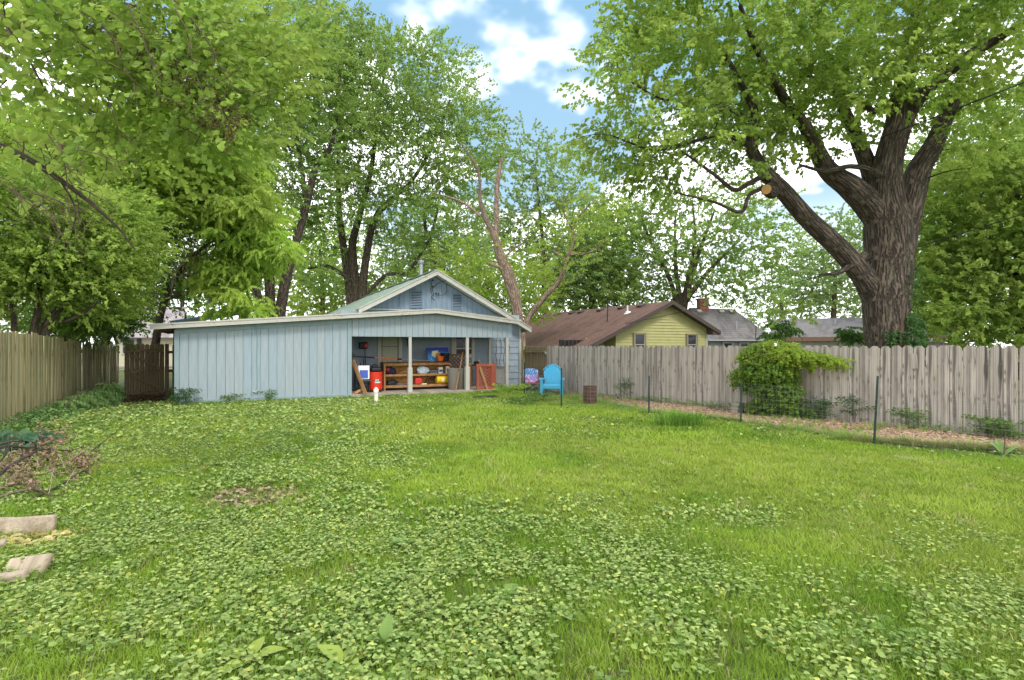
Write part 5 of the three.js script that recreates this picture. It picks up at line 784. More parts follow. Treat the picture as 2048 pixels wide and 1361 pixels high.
tree('dead_leaning_tree', 'half-dead leaning tree with pale peeling bark and broken top behind the house', C.lime, {
  seed: 131, bark: mBarkPale, twig: mTwigPale, trunks: 1, wob: 0.1, sprig: SPRIG.mapleFar, clumps: 46, per: 9, clumpR: 0.8, gap: 0.6, scale: 0.7,
  limbs: [
    [[1046, 760, 27, 26], [1036, 640, 27, 22], [1030, 600, 27, 22], [1021, 565, 27, 25], [1010, 535, 27, 22], [1001, 514, 27, 18], [991, 478, 27, 14], [978, 452, 27, 10], [962, 410, 27, 8], [955, 340, 27, 5], [919, 284, 27, 2]],
    [[992, 480, 27, 11], [993, 437, 27, 10], [994, 380, 27, 9], [999, 340, 27, 8.5], [1004, 316, 27, 5]],
    [[1040, 690, 27, 14], [1056, 638, 27, 11], [1084, 601, 26.8, 11], [1119, 560, 26.6, 9], [1132, 524, 26.5, 8], [1148, 478, 26.5, 6], [1146, 452, 26.5, 5], [1180, 408, 26.4, 3]],
    [[960, 432, 27, 6], [930, 408, 27, 5], [898, 395, 27, 4], [864, 386, 27, 2]],
    [[1012, 548, 27, 9], [996, 534, 26.8, 7], [977, 527, 26.7, 6]],
    [[1138, 510, 26.5, 5], [1180, 505, 26.3, 4], [1215, 480, 26.2, 2]], [[1130, 520, 26.5, 4], [1100, 500, 26.6, 3], [1080, 508, 26.7, 2]], [[1152, 470, 26.5, 4], [1130, 430, 26.5, 3], [1128, 390, 26.4, 2]], [[1003, 520, 27, 3], [1040, 490, 26.8, 3], [1070, 475, 26.6, 1.5]],
  ],
  vols: [EL(1150, 470, 26.5, 80, 70, 1.6), EL(1080, 500, 27, 60, 40, 1.2), EL(1190, 430, 26.4, 50, 60, 1.2)],
});
// trees behind the two houses
const bg = (name, label, colr, seed, stem, vols, o = {}) => tree(name, label, colr, { seed, trunks: 1, wob: 0.06, sprig: SPRIG.far, clumps: 130, per: 13, clumpR: 1.5, gap: 1.1, scale: 0.85, limbs: stem, vols, bough: 0.014, ...o });
bg('background_maple', 'light green tree rising behind the dead leaning tree', C.farc, 141, [[[1095, 740, 42, 14], [1090, 600, 42, 12], [1085, 480, 42, 8], [1070, 330, 42, 4]]], [EL(1050, 370, 42, 65, 110, 3), EL(1110, 400, 42, 60, 120, 3), EL(1020, 480, 42, 60, 60, 3), EL(1130, 520, 42, 70, 70, 3)], { clumps: 120 });
bg('lime_tree_behind_gable', 'bright lime-green small tree right behind the blue gable ridge', C.lime, 142, [[[985, 720, 30, 12], [980, 620, 30, 8], [970, 540, 30, 4]]], [EL(950, 540, 30, 70, 50, 2.2), EL(1030, 580, 30, 70, 50, 2.2), EL(1000, 610, 30, 60, 30, 2)], { sprig: SPRIG.mapleFar, clumps: 60, per: 18, clumpR: 1.0, gap: 0.7, scale: 0.9 });
bg('vase_shaped_tree', 'round vase-shaped tree with many fine upright stems behind the yellow house', C.mid, 143, [[[1366, 740, 42, 22], [1366, 620, 42, 18], [1380, 560, 42, 12], [1400, 500, 42, 8], [1430, 420, 42, 4]], [[1362, 640, 42, 14], [1340, 560, 42, 9], [1300, 480, 42, 5], [1280, 420, 42, 3]], [[1364, 620, 42, 12], [1352, 540, 42, 8], [1350, 440, 42, 4]], [[1372, 600, 42, 12], [1420, 540, 42, 8], [1480, 480, 42, 4]], [[1370, 590, 42, 10], [1390, 480, 42, 6], [1385, 400, 42, 3]]], [EL(1390, 440, 42, 160, 75, 5), EL(1290, 470, 42, 90, 80, 4), EL(1490, 490, 42, 80, 80, 4), EL(1370, 530, 42, 150, 60, 4), EL(1460, 570, 41, 90, 40, 3), EL(1260, 570, 42, 80, 40, 4)], { clumps: 220, per: 10 });
bg('tree_behind_flue', 'yellow-green tree filling the gap between the back maples above the shed roof', C.lime, 146, [[[640, 740, 44, 12], [645, 600, 44, 9], [640, 500, 44, 5]]], [EL(640, 560, 44, 80, 70, 4), EL(610, 480, 44, 60, 60, 3), EL(780, 590, 44, 70, 50, 3), EL(690, 600, 44, 60, 40, 3)], { clumps: 120, per: 12 });
bg('pale_tree_behind_gable', 'pale tree behind the gable between flue and dead tree', C.farc, 147, [[[880, 740, 48, 14], [884, 600, 48, 10], [890, 480, 48, 5]]], [EL(880, 540, 48, 80, 60, 4), EL(930, 460, 48, 70, 60, 4), EL(840, 480, 48, 60, 60, 3), EL(1180, 560, 48, 80, 60, 4)], { clumps: 140, per: 12 });
bg('green_tree_by_yellow_ridge', 'mid-green tree rising behind the left end of the yellow house ridge', C.mid, 148, [[[1180, 740, 46, 16], [1184, 600, 46, 12], [1180, 480, 46, 6]]], [EL(1190, 560, 46, 80, 60, 4), EL(1210, 470, 46, 60, 80, 4), EL(1130, 590, 46, 70, 40, 3), EL(1260, 600, 46, 80, 30, 3)], { clumps: 140, per: 12 });
bg('far_round_tree', 'distant feathery tree between grey house and big trunk', C.farc, 144, [[[1665, 740, 46, 14], [1668, 620, 46, 10], [1672, 540, 46, 6]]], [EL(1640, 560, 46, 60, 45, 3), EL(1695, 510, 46, 60, 60, 3), EL(1700, 450, 46, 45, 40, 2.5), EL(1690, 590, 46, 60, 35, 3)], { clumps: 80 });
bg('tree_right_of_trunk', 'bright tree filling the gap right of the big maple trunk', C.mid, 145, [[[1870, 740, 24, 16], [1874, 600, 24, 12], [1880, 480, 24, 8], [1900, 380, 24, 4]]], [EL(1890, 420, 24, 60, 90, 2), EL(1930, 340, 24, 80, 80, 2.5), EL(1990, 280, 24, 100, 80, 3), EL(1880, 560, 24, 50, 70, 2)], { sprig: SPRIG.mapleFar, clumps: 130, per: 20, clumpR: 0.95, gap: 0.6, scale: 0.9 });
tree('feathery_walnut_tree', 'dense tree with drooping feathery compound leaves overhanging the right fence', C.maple, { seed: 151, sprig: SPRIG.willow, clumps: 230, per: 15, clumpR: 0.6, gap: 0.42, scale: 0.9, flat: 0.6, bough: 0.01, trunks: 1,
  limbs: [[[2060, 760, 16.5, 40], [2052, 640, 16.5, 34], [2050, 520, 16.5, 26], [2030, 400, 16.4, 18], [2000, 300, 16.2, 10]], [[2046, 560, 16.5, 12], [1980, 500, 16.2, 8], [1900, 470, 16, 4]], [[2052, 640, 16.5, 12], [1990, 610, 15.8, 8], [1920, 620, 15.4, 4]]],
  vols: [EL(1990, 420, 16.2, 110, 110, 1.8), EL(1960, 560, 15.8, 110, 80, 1.6), EL(2040, 560, 15.6, 100, 120, 1.6), EL(1990, 650, 15, 120, 36, 1), EL(1900, 660, 15.6, 60, 25, 0.8), EL(2080, 400, 16, 90, 160, 2), EL(1880, 500, 16.4, 40, 80, 1)] });
// left side: bright compound-leaved tree leaning over the shed, dark thicket behind it
tree('ash_tree_over_shed', 'bright green tree with drooping compound leaves leaning over the shed roof', C.lime, { seed: 161, sprig: SPRIG.plumeFar, clumps: 105, per: 14, clumpR: 0.7, gap: 0.45, scale: 0.85, flat: 0.5, rise: -0.1, trunks: 1, bough: 0.01,
  limbs: [[[300, 800, 20, 20], [310, 690, 20, 15], [330, 600, 20, 12], [370, 530, 20, 8], [430, 480, 19.5, 5], [520, 450, 19, 3]], [[330, 600, 20, 8], [400, 580, 19.5, 6], [470, 600, 19, 3]]],
  vols: [EL(490, 430, 19, 80, 32, 1.4), EL(520, 490, 19, 65, 24, 1.2), EL(455, 400, 19.5, 70, 50, 1.6), EL(450, 545, 19.5, 55, 35, 1.4), EL(470, 605, 18.5, 45, 22, 0.9), EL(420, 330, 20.5, 90, 60, 2)], not: clears([0, 632, 900, 900, 19, 4]) });
tree('vine_thicket', 'dark vine-tangled thicket with bare pale stems left of the shed', C.deep, { seed: 162, sprig: SPRIG.oval, clumps: 100, per: 26, clumpR: 0.8, gap: 0.5, scale: 1.25, trunks: 1, bough: 0.01, low: 2.6, twig: mTwigPale,
  limbs: [[[196, 800, 20.5, 24], [204, 700, 20.5, 19], [240, 620, 20.5, 15], [300, 540, 20.4, 12], [330, 460, 20.3, 8], [340, 380, 20.2, 4]], [[262, 630, 20.4, 12], [230, 600, 20.4, 10], [200, 560, 20.4, 5]], [[300, 540, 20.2, 6], [350, 545, 19.8, 4], [395, 560, 19.6, 2]]],
  vols: [EL(300, 500, 20.5, 80, 90, 1.8), EL(260, 590, 20.5, 70, 55, 1.8), EL(350, 560, 20.8, 70, 50, 1.6), EL(250, 400, 21, 100, 90, 2)] });
{ // bare arching stems on the thicket
  const o = thing('bare_vine_stems', 'tangle of bare pale drooping vine stems hanging in front of the thicket', 'vine', V(0, 0, 0)), r = rngOf(44), list = [];
  for (let k = 0; k < 46; k++) { const x = 310 + 90 * r(), y = 430 + 120 * r(), z = 18.4 + 1.2 * r(), dx = (r() - 0.4) * 90, dy = 20 + 80 * r(); list.push(tube([P(x, y, z), P(x + dx * 0.4, y - 10 + 30 * r(), z - 0.1), P(x + dx * 0.8, y + dy * 0.5, z - 0.2), P(x + dx, y + dy, z - 0.2)], [0.012, 0.011, 0.008, 0.004], 4, 10)); }
  part(o, 'vine_stem', list, mTwigPale, 'stuff');
}
// shrubs behind the left fence
tree('tall_hedge_shrub', 'tall leafy shrub bulging over the left board fence', C.maple, { seed: 171, sprig: SPRIG.oval, clumps: 150, per: 34, clumpR: 0.6, gap: 0.36, scale: 1.05, trunks: 3, bough: 0.01, low: 2.3,
  limbs: [[[80, 820, 13.6, 26], [84, 690, 13.6, 20], [100, 640, 13.6, 15], [150, 590, 13.6, 9], [200, 560, 13.6, 5]], [[60, 820, 13.4, 20], [64, 680, 13.4, 16], [80, 590, 13.4, 10], [70, 500, 13.4, 5]], [[36, 820, 13.2, 18], [30, 680, 13.2, 12], [20, 600, 13, 7], [-20, 520, 12.8, 4]], [[98, 645, 13.6, 11], [140, 640, 13.5, 8], [190, 610, 13.5, 4]]],
  vols: [EL(90, 540, 13.5, 130, 60, 1.2), EL(190, 480, 14, 90, 90, 1.2), EL(60, 430, 13.5, 130, 80, 1.4), EL(-40, 540, 12.8, 90, 90, 1.2), EL(220, 580, 14.5, 55, 50, 0.9)] });
tree('lime_mulberry_tree', 'bright lime-leaved tree above the hedge at upper left', C.lime, { seed: 172, sprig: SPRIG.heart, clumps: 150, per: 30, clumpR: 0.65, gap: 0.4, scale: 1.5, trunks: 1, bough: 0.01,
  limbs: [[[120, 820, 16.5, 26], [130, 640, 16.5, 20], [150, 500, 16.5, 14], [180, 400, 16.4, 9], [230, 330, 16.2, 5]], [[150, 500, 16.5, 9], [100, 420, 16.4, 7], [40, 360, 16.2, 4]]],
  vols: [EL(170, 370, 16.3, 130, 60, 1.5), EL(270, 330, 16.5, 110, 70, 1.5), EL(60, 340, 16, 110, 80, 1.5), EL(230, 440, 16.5, 80, 60, 1.3), EL(340, 270, 17, 110, 60, 1.6), EL(140, 290, 16.5, 140, 50, 1.6)] });
tree('low_fence_shrub', 'dark low shrub at the far end of the left board fence', C.deep, { seed: 173, sprig: SPRIG.oval, clumps: 40, per: 26, clumpR: 0.5, gap: 0.3, scale: 1.1, trunks: 1, bough: 0.008, low: 2.1, limbs: [[[138, 800, 16.4, 12], [142, 690, 16.4, 9], [160, 640, 16.4, 5]]], vols: [EL(140, 640, 16, 60, 22, 0.7), EL(205, 640, 17.4, 40, 26, 0.8)] });
// branches of a near tree hanging into the upper left; its trunk stands outside the frame
tree('overhanging_redbud_tree', 'near branches with big heart-shaped leaves hanging in from the top left', C.maple, { seed: 181, sprig: SPRIG.heart, clumps: 165, per: 9, clumpR: 0.34, gap: 0.18, scale: 0.8, flat: 0.7, trunks: 1, bough: 0.006, arch: 0.05, shell: 0.8, twig: mTwig, bark: mBark2,
  limbs: [[[-760, 1110, 4.6, 110], [-740, 700, 4.6, 90], [-690, 300, 4.6, 70], [-560, 60, 4.7, 46], [-380, -60, 4.8, 30], [-150, -60, 5, 20], [120, -10, 5.2, 13], [330, 110, 5.4, 8], [470, 230, 5.6, 4]],
    [[-690, 330, 4.6, 50], [-420, 230, 4.4, 30], [-160, 250, 4.3, 20], [20, 300, 4.4, 13], [120, 360, 4.5, 10], [230, 450, 4.6, 5], [270, 500, 4.65, 2]], [[120, -10, 5.2, 8], [260, 10, 5.6, 6], [420, 40, 6, 4], [540, 100, 6.2, 2]], [[-100, -60, 5, 9], [20, 60, 4.7, 6], [90, 180, 4.6, 3]], [[120, 360, 4.5, 5], [150, 420, 4.5, 3], [140, 480, 4.5, 1.5]]],
  vols: [EL(120, 40, 5, 200, 90, 0.6), EL(360, 70, 5.6, 170, 90, 0.7), EL(470, 150, 5.9, 100, 110, 0.6), EL(260, 180, 5.2, 180, 90, 0.6), EL(60, 200, 4.6, 120, 80, 0.5), EL(330, 260, 5.4, 140, 70, 0.5), EL(120, 310, 4.4, 110, 60, 0.35), EL(560, 60, 6.2, 60, 70, 0.5), EL(30, 130, 4.6, 120, 60, 0.5)],
  not: clears([20, 50, 135, 200, 4.9, 1.5], [640, -300, 1300, 600, 6, 3]) });
{ // brown dried seed clusters hanging among those leaves
  const o = thing('seed_clusters', 'brown dried seed clusters and fine twigs hanging among the top left leaves', 'seed pods', V(0, 0, 0)), r = rngOf(91), items = [], tw = [];
  const g = new THREE.IcosahedronGeometry(0.008, 0);
  for (let k = 0; k < 120; k++) { const t = r(), x = 230 + 240 * t + 60 * (r() - 0.5), y = 90 + 170 * t + 70 * (r() - 0.5), z = 5.0 + 0.7 * r(); for (let i = 0; i < 14; i++) { const p = P(x + 22 * (r() - 0.5), y + 30 * (r() - 0.5), z + 0.1 * (r() - 0.5)); items.push([p, V(r() - 0.5, r() - 0.5, r() - 0.5), 0, 0.7 + 0.8 * r(), vary(r, [0.09, 0.05, 0.03], [0.2, 0.11, 0.06], 1)]); } }
  const wand = (x, y, z, ang, len, r0, deep) => { const pts = [P(x, y, z)], rad = [r0]; let a = ang, cx = x, cy = y, cz = z; for (let i = 0; i < 6; i++) { a += (r() - 0.45) * 0.5; cx += Math.cos(a) * len / 6; cy += Math.sin(a) * len / 6; cz += 0.05 * (r() - 0.5); pts.push(P(cx, cy, cz)); rad.push(r0 * (1 - (i + 1) / 7.5)); if (deep && r() < 0.75) wand(cx, cy, cz, a + (r() < 0.5 ? -1 : 1) * (0.4 + 0.7 * r()), len * (0.25 + 0.3 * r()), r0 * 0.5, 0); } tw.push(tube(pts, rad, 4)); };
  for (let k = 0; k < 46; k++) wand(-60 + 420 * r(), -60 + 300 * r() * r(), 4.4 + 1.3 * r(), 0.55 + 0.75 * r(), 110 + 170 * r(), 0.0075, 1);
  for (let k = 0; k < 22; k++) wand(-40 + 200 * r(), 260 + 140 * r(), 4.2 + 0.5 * r(), 0.3 + 0.9 * r(), 70 + 90 * r(), 0.006, 1);
  scatter(o, 'seed', g, M({ color: rgb(1, 1, 1), roughness: 0.9 }), items); part(o, 'twig', tw, mTwig, 'stuff');
}
// a belt of trees far behind everything
{ const spots = [[-60, 60, 120, 'far left behind the hedge'], [150, 62, 110, 'behind the lime mulberry'], [360, 58, 130, 'behind the ash tree'], [640, 60, 110, 'between the two back maples'], [880, 64, 120, 'behind the house flue'], [1150, 62, 110, 'behind the lime tree'], [1560, 66, 110, 'low between grey house and garage'], [1800, 60, 130, 'behind the big trunk'], [2040, 58, 140, 'far right behind the feathery tree']];
  spots.forEach(([px, z, w, where], k) => bg('distant_tree', 'distant hazy green tree ' + where, C.farc, 200 + k, [[[px, 730, z, 12], [px + 4, 620, z, 8], [px, 540, z, 3]]], [EL(px, 590 - (k % 3) * 25, z, w, 62, 5), EL(px - 30, 640, z, w * 0.9, 40, 5), EL(px + 40, 540 - (k % 2) * 60, z, w * 0.6, 60, 4)], { clumps: 66, per: 12, scale: 1.2, clumpR: 2.2, gap: 1.6, group: 'distant tree belt' })); }
// ---------------------------------------------------------------- lawn, weeds, litter
function grassTuft(seed, n, h, w, spread) { const r = rngOf(seed), t = new Tri(); for (let i = 0; i < n; i++) { const a = r() * 6.283, d = spread * Math.sqrt(r()), x = d * Math.cos(a), z = d * Math.sin(a), H = h * (0.55 + 0.7 * r()), b = r() * 6.283, lean = H * (0.25 + 0.65 * r()), ca = Math.cos(b), sa = Math.sin(b), ww = w * (0.7 + 0.6 * r()), px = -sa * ww / 2, pz = ca * ww / 2; const q = (f, k) => [x + ca * lean * f * f + px * k, H * f * (1 - 0.15 * f), z + sa * lean * f * f + pz * k]; t.tri(q(0, -1), q(0, 1), q(0.55, 0.8)); t.tri(q(0, -1), q(0.55, 0.8), q(0.55, -0.8)); t.tri(q(0.55, -0.8), q(0.55, 0.8), q(1, 0)); } return t.geo(); }
function weedPatch(seed, n, size, h, spread, shapes) { const r = rngOf(seed), out = []; for (let i = 0; i < n; i++) { const a = r() * 6.283, d = spread * Math.sqrt(r()); put(out, shapes[i % shapes.length], mat(d * Math.cos(a), h * (0.15 + 0.95 * r()), d * Math.sin(a), (r() - 0.5) * 1.5, r() * 6.283, -0.6 + 1.1 * r(), size * (0.45 + 0.9 * r() * r() + 0.2 * r()))); } return finish(out); }
const roundLeaf = bladeLeaf([0.12, 0.42, 0.52, 0.44, 0.2, 0], 0.16, 0.18), weedShapes = [roundLeaf, bladeLeaf([0.1, 0.36, 0.5, 0.47, 0.26, 0.02], 0.42, 0.1), bladeLeaf([0.02, 0.3, 0.38, 0.26, 0], 0.3, 0.3), bladeLeaf([0.14, 0.44, 0.4, 0.5, 0.34, 0.1], -0.2, 0.22)];
const TUFT = [grassTuft(1, 16, 0.075, 0.0042, 0.055), grassTuft(2, 22, 0.085, 0.0075, 0.10), grassTuft(3, 24, 0.09, 0.012, 0.17)];
const WEED = [weedPatch(4, 4, 0.038, 0.06, 0.05, weedShapes), weedPatch(5, 5, 0.044, 0.06, 0.075, weedShapes), weedPatch(6, 12, 0.046, 0.055, 0.15, weedShapes)];
const mGrass = leafMat(0.35), upX = (r) => { const a = r() * 6.283; return V(Math.cos(a), 0, Math.sin(a)); };
// how weedy the lawn is: the left and the near side are mostly creeping weeds, the middle and right mostly grass
const sideDist = (x, z) => { let m = 1e9; for (let i = 0; i < mulchEdge.length - 1; i++) { const [ax, az] = mulchEdge[i], [cx, cz] = mulchEdge[i + 1], t = Math.min(1, Math.max(0, ((x - ax) * (cx - ax) + (z - az) * (cz - az)) / ((cx - ax) ** 2 + (cz - az) ** 2))), ex = x - mix(ax, cx, t), ez = z - mix(az, cz, t), s = ((cx - ax) * (z - az) - (cz - az) * (x - ax)) > 0 ? 1 : -1; const d = Math.hypot(ex, ez); if (d < Math.abs(m)) m = s * d; } return m; };   // > 0 on the lawn
const houseD = (x, z) => [(x - HA[0]) * CT + (z - HA[1]) * ST, -(x - HA[0]) * ST + (z - HA[1]) * CT];     // along the front, behind it
const onLawn = (x, z) => { if (sideDist(x, z) < -0.05) return false; const [s, D] = houseD(x, z); if (D > -0.02 && s > -0.05 && s < 12.4) return false; if (x < -8.6 - (z - 8.05) * ST / CT + 0.02) return false; if (s < 0.2 && D > 1.1 + 1.2 * (fbm(x * 1.3, z * 1.3, 0, 3, 541) - 0.5)) return false; return true; };
const weedy = (x, z) => { const n = fbm(x * 0.55 + 20, z * 0.55 + 20, 0, 4, 501), m = fbm(x * 1.7 + 40, z * 1.7, 0, 3, 502); const left = smooth(0.6, -3.4, x + 0.28 * (z - 6)), near = smooth(5.6, 3.4, z + 0.5 * Math.max(0, x - 1)); return Math.min(1, Math.max(0, 0.14 + 0.8 * left + 0.7 * near + 1.5 * (n - 0.5) + 0.9 * (m - 0.5))); };
const bare = (x, z) => Math.max(smooth(1.0, 0.4, Math.hypot((x + 2.95) / 1.1, (z - 6.2) / 0.75) + 0.6 * (fbm(x * 3, z * 3, 0, 3, 511) - 0.5)), smooth(0.62, 0.2, Math.hypot((x + 4.2) / 0.75, (z - 4.75) / 0.5) + 0.5 * (fbm(x * 4, z * 4, 0, 3, 512) - 0.5)));
{
  const r = rngOf(601), grass = [[], [], []], weeds = [[], [], []];
  const zones = [[2.2, 5.2, 0, 1250, 800], [5.2, 9.5, 1, 540, 420], [9.5, 23, 2, 180, 100]];
  for (const [z0, z1, k, dg, dw] of zones) {
    const wid = (z) => 1.06 * z + 0.7, area = 2 * (0.53 * (z1 * z1 - z0 * z0) + 0.7 * (z1 - z0));
    const pick = () => { for (;;) { const z = mix(z0, z1, r()), x = (r() * 2 - 1) * wid(z1); if (Math.abs(x) < wid(z)) return [x, z]; } };
    for (let i = 0; i < area * dg; i++) { const [x, z] = pick(); if (!onLawn(x, z)) continue; const w = weedy(x, z); if (r() < Math.max(0.5 * smooth(0.2, 0.95, w), 0.93 * bare(x, z))) continue; const d = fbm(x * 0.9, z * 0.9, 0, 3, 521), dry = smooth(0.50, 0.62, fbm(x * 0.5 + 60, z * 0.5, 0, 3, 523)), b = 0.8 + 0.4 * r(); let c = lerp3([0.175, 0.295, 0.025], [0.30, 0.42, 0.045], smooth(0.25, 0.75, d)); c = lerp3(c, [0.38, 0.44, 0.07], 0.45 * dry); if (r() < 0.05) c = [0.45, 0.41, 0.18]; grass[k].push([V(x, 0.0, -z), upX(r), 0, (0.75 + 0.55 * r()) * (0.8 + 0.5 * d) * (1 - 0.22 * w) * (z > 14 ? 0.8 : 1), c.map((q) => q * b)]); }
    for (let i = 0; i < area * dw; i++) { const [x, z] = pick(); if (!onLawn(x, z)) continue; const w = weedy(x, z); if (r() > (0.06 + smooth(0.1, 0.95, w)) * smooth(0.26, 0.52, fbm(x * 3.1 + 5, z * 3.1, 0, 3, 531)) || r() < 0.95 * bare(x, z)) continue; const b = 0.78 + 0.44 * r(), t = r(), c = r() < 0.08 ? [0.46, 0.50, 0.12] : lerp3([0.14, 0.245, 0.05], [0.43, 0.52, 0.16], t); weeds[k].push([V(x, 0.0 + 0.01 * r(), -z), upX(r), (r() - 0.5) * 0.2, 0.75 + 0.6 * r(), c.map((q) => q * b)]); }
  }
  for (let k = 0; k < 3; k++) { scatter(null, numbered('lawn_grass'), TUFT[k], mGrass, grass[k]).userData.label = ['fine grass blades of the nearest lawn', 'grass of the middle lawn', 'bright grass of the far lawn up to the porch'][k]; scatter(null, numbered('creeping_weeds'), WEED[k], mGrass, weeds[k]).userData.label = ['round-leaved creeping weeds carpeting the foreground', 'creeping weeds of the middle lawn', 'creeping weeds far left toward the gate'][k]; }
}
{ // larger plants standing out of the weeds
  const r = rngOf(631), lf = bladeLeaf([0.02, 0.03, 0.16, 0.24, 0.25, 0.2, 0.11, 0.0], 0.4, 0.35);
  LEAF.dock = bladeLeaf([0.02, 0.03, 0.11, 0.15, 0.14, 0.1, 0], 0.5, 0.45);
  const rosette = (n, size, up, seed, shape = lf) => { const q = rngOf(seed), out = []; for (let i = 0; i < n; i++) put(out, shape, mat(0, 0.01, 0, (q() - 0.5) * 0.4, i / n * 6.283 + q() * 0.5, up * (0.4 + 0.8 * q()), size * (0.7 + 0.5 * q()))); return finish(out); };
  const spots = [[770, 1295, 0.15, 1.15, 'pair of broad upright ribbed leaves in the foreground weeds'], [805, 1100, 0.15, 0.9, 'upright broad-leaved plantain left of the middle foreground'], [690, 1085, 0.13, 0.6, 'broad plantain rosette among the left weeds'], [1150, 1095, 0.13, 0.5, 'plantain rosette near the lawn centre'], [1680, 1270, 0.16, 0.45, 'wide pale plantain leaves in the right foreground'], [1780, 1262, 0.15, 0.35, 'flat plantain rosette right of the wide pale one'], [1870, 1280, 0.15, 0.4, 'plantain rosette near the right foreground edge'], [1990, 1085, 0.15, 0.5, 'broad weed leaves at the right lawn edge'], [1960, 1100, 0.14, 0.4, 'second clump of broad weed leaves at the right lawn edge'], [500, 1330, 0.16, 0.7, 'yellow-green broad leaves at the bottom left'], [690, 1340, 0.17, 0.6, 'pale broad leaves at the bottom edge, left of centre'], [1010, 1195, 0.13, 0.7, 'plantain rosette below the lawn centre'], [1130, 1240, 0.14, 0.6, 'plantain clump in the central foreground']];
  spots.forEach(([px, py, size, up, label], k) => { const t = thing('plantain_plant', label, 'plant', G(px, py), r() * 6, 'broad-leaved lawn plants'); part(t, 'leaves', rosette(5 + k % 3, size, up, 40 + k), new THREE.MeshPhysicalMaterial({ color: rgb(...(k === 9 || k === 10 ? [0.30, 0.38, 0.07] : [0.2, 0.31, 0.08])), roughness: 1, transmission: 0.3, side: THREE.DoubleSide, specularIntensity: 0.4 })); });
  // dock plant by the right fence
  const d = thing('dock_plant', 'tall dock weed with big upright leaves before the right end of the fence', 'plant', G(2008, 918)); part(d, 'leaves', rosette(7, 0.3, 1.1, 77, LEAF.dock), new THREE.MeshPhysicalMaterial({ color: rgb(0.16, 0.28, 0.05), roughness: 1, transmission: 0.35, side: THREE.DoubleSide })); part(d, 'stem', rod(V(0, 0, 0), V(0.03, 0.4, 0), 0.008, 5), mTwig);
}
{ // grass and weeds along the bed edge and both fence feet
  const r = rngOf(641), tall = grassTuft(11, 18, 0.22, 0.008, 0.06), dry = [], green = [], leafy = [], mul = [], along = (n, f) => { for (let i = 0; i < n; i++) { const k = r() * (mulchEdge.length - 1), a = mulchEdge[Math.floor(k)], b = mulchEdge[Math.floor(k) + 1], t = k % 1; f(mix(a[0], b[0], t), mix(a[1], b[1], t), k); } };
  along(5600, (x, z, k) => { const o = -Math.abs(r() + r() - 1) * (k < 3.2 ? 0.8 : 0.4) + 0.32 * r(); const c = r() < 0.22 + 0.45 * smooth(4.2, 2, k) ? lerp3([0.42, 0.36, 0.19], [0.30, 0.26, 0.14], r()) : lerp3([0.10, 0.20, 0.025], [0.20, 0.30, 0.04], r()); green.push([V(x + o, 0, -z + o * 0.5), upX(r), 0, 0.3 + 0.4 * r() + (r() < 0.08 ? 0.45 : 0) + (k < 3.4 ? 0.35 * r() : 0), c]); });
  along(900, (x, z) => { const o = (r() - 0.6) * 0.7; leafy.push([V(x + o, 0.01, -z + o * 0.5), upX(r), 0, 0.8 + 0.8 * r(), lerp3([0.08, 0.17, 0.04], [0.20, 0.3, 0.06], r())]); });
  // one clump of long arching grass by the bed
  for (let i = 0; i < 60; i++) { const g = G(1360 + 60 * (r() - 0.5), 856); green.push([V(g.x + 0.5 * (r() - 0.5), 0, g.z + 0.4 * (r() - 0.5)), upX(r), 0, 1.3 + 0.8 * r(), lerp3([0.10, 0.21, 0.025], [0.18, 0.3, 0.04], r())]); }
  // thin green cover over the bed, denser at the far end and along the pickets
  for (let i = 0; i < 5200; i++) { const t = mix(-4, 12.6, r()), o = 2.6 * r(), [x, z] = onFence(t, o); if (sideDist(x, z) > 0.2) continue; const n = fbm(x * 0.8 + 9, z * 0.8, 0, 3, 651); if (r() > 0.55 * smooth(0.5, 0.66, n) + 0.5 * smooth(7, 11.5, t) + 0.35 * smooth(0.3, 0.05, o)) continue; const c = r() < 0.3 ? [0.36, 0.32, 0.14] : lerp3([0.11, 0.2, 0.03], [0.23, 0.31, 0.06], r()); (r() < 0.5 ? green : leafy).push([V(x, 0.01, -z), upX(r), 0, 0.35 + 0.45 * r(), c]); }
  for (let i = 0; i < 700; i++) { const t = mix(-4, 9, Math.pow(r(), 1.2)), o = 0.06 + 0.25 * r() * r(), [x, z] = onFence(t, o); if (fbm(t * 0.9, 3, 0, 3, 653) < 0.5) continue; leafy.push([V(x, 0.01 + 0.14 * r(), -z), upX(r), (r() - 0.5), 0.7 + 0.6 * r(), lerp3([0.09, 0.17, 0.045], [0.2, 0.29, 0.06], r())]); }
  // foot of the shed wall, porch and left fence
  for (let i = 0; i < 1500; i++) { const s = r() * 12, p = hw(s, 0, -0.16 - 0.3 * r()), c = lerp3([0.11, 0.2, 0.025], [0.2, 0.3, 0.04], r()); if (s > 4.9 && s < 9.2 && r() < 0.85) continue; (r() < 0.7 ? green : leafy).push([p, upX(r), 0, (s > 10 ? 0.9 : 0.35) + 0.4 * r(), c]); }
  for (let i = 0; i < 1300; i++) { const t = r() * 13, o = 0.08 + 0.9 * r() * r(), x = -8.6 - t * ST + o * CT, z = 8.05 + t * CT + o * ST; leafy.push([V(x, 0.02 + 0.28 * r() * smooth(0.9, 0.1, o), -z), upX(r), (r() - 0.5) * 0.6, 0.9 + 0.9 * r(), lerp3([0.07, 0.16, 0.045], [0.17, 0.28, 0.08], r())]); }
  for (const l of [green, leafy]) for (const q of l) q[4] = q[4].map((x) => x * 1.4);
  scatter(null, 'edge_grass', tall, mGrass, green).userData.label = 'longer grass along the bed edge and walls'; scatter(null, 'edge_weeds', WEED[1], mGrass, leafy).userData.label = 'leafy weeds along the fence feet and bed edge';
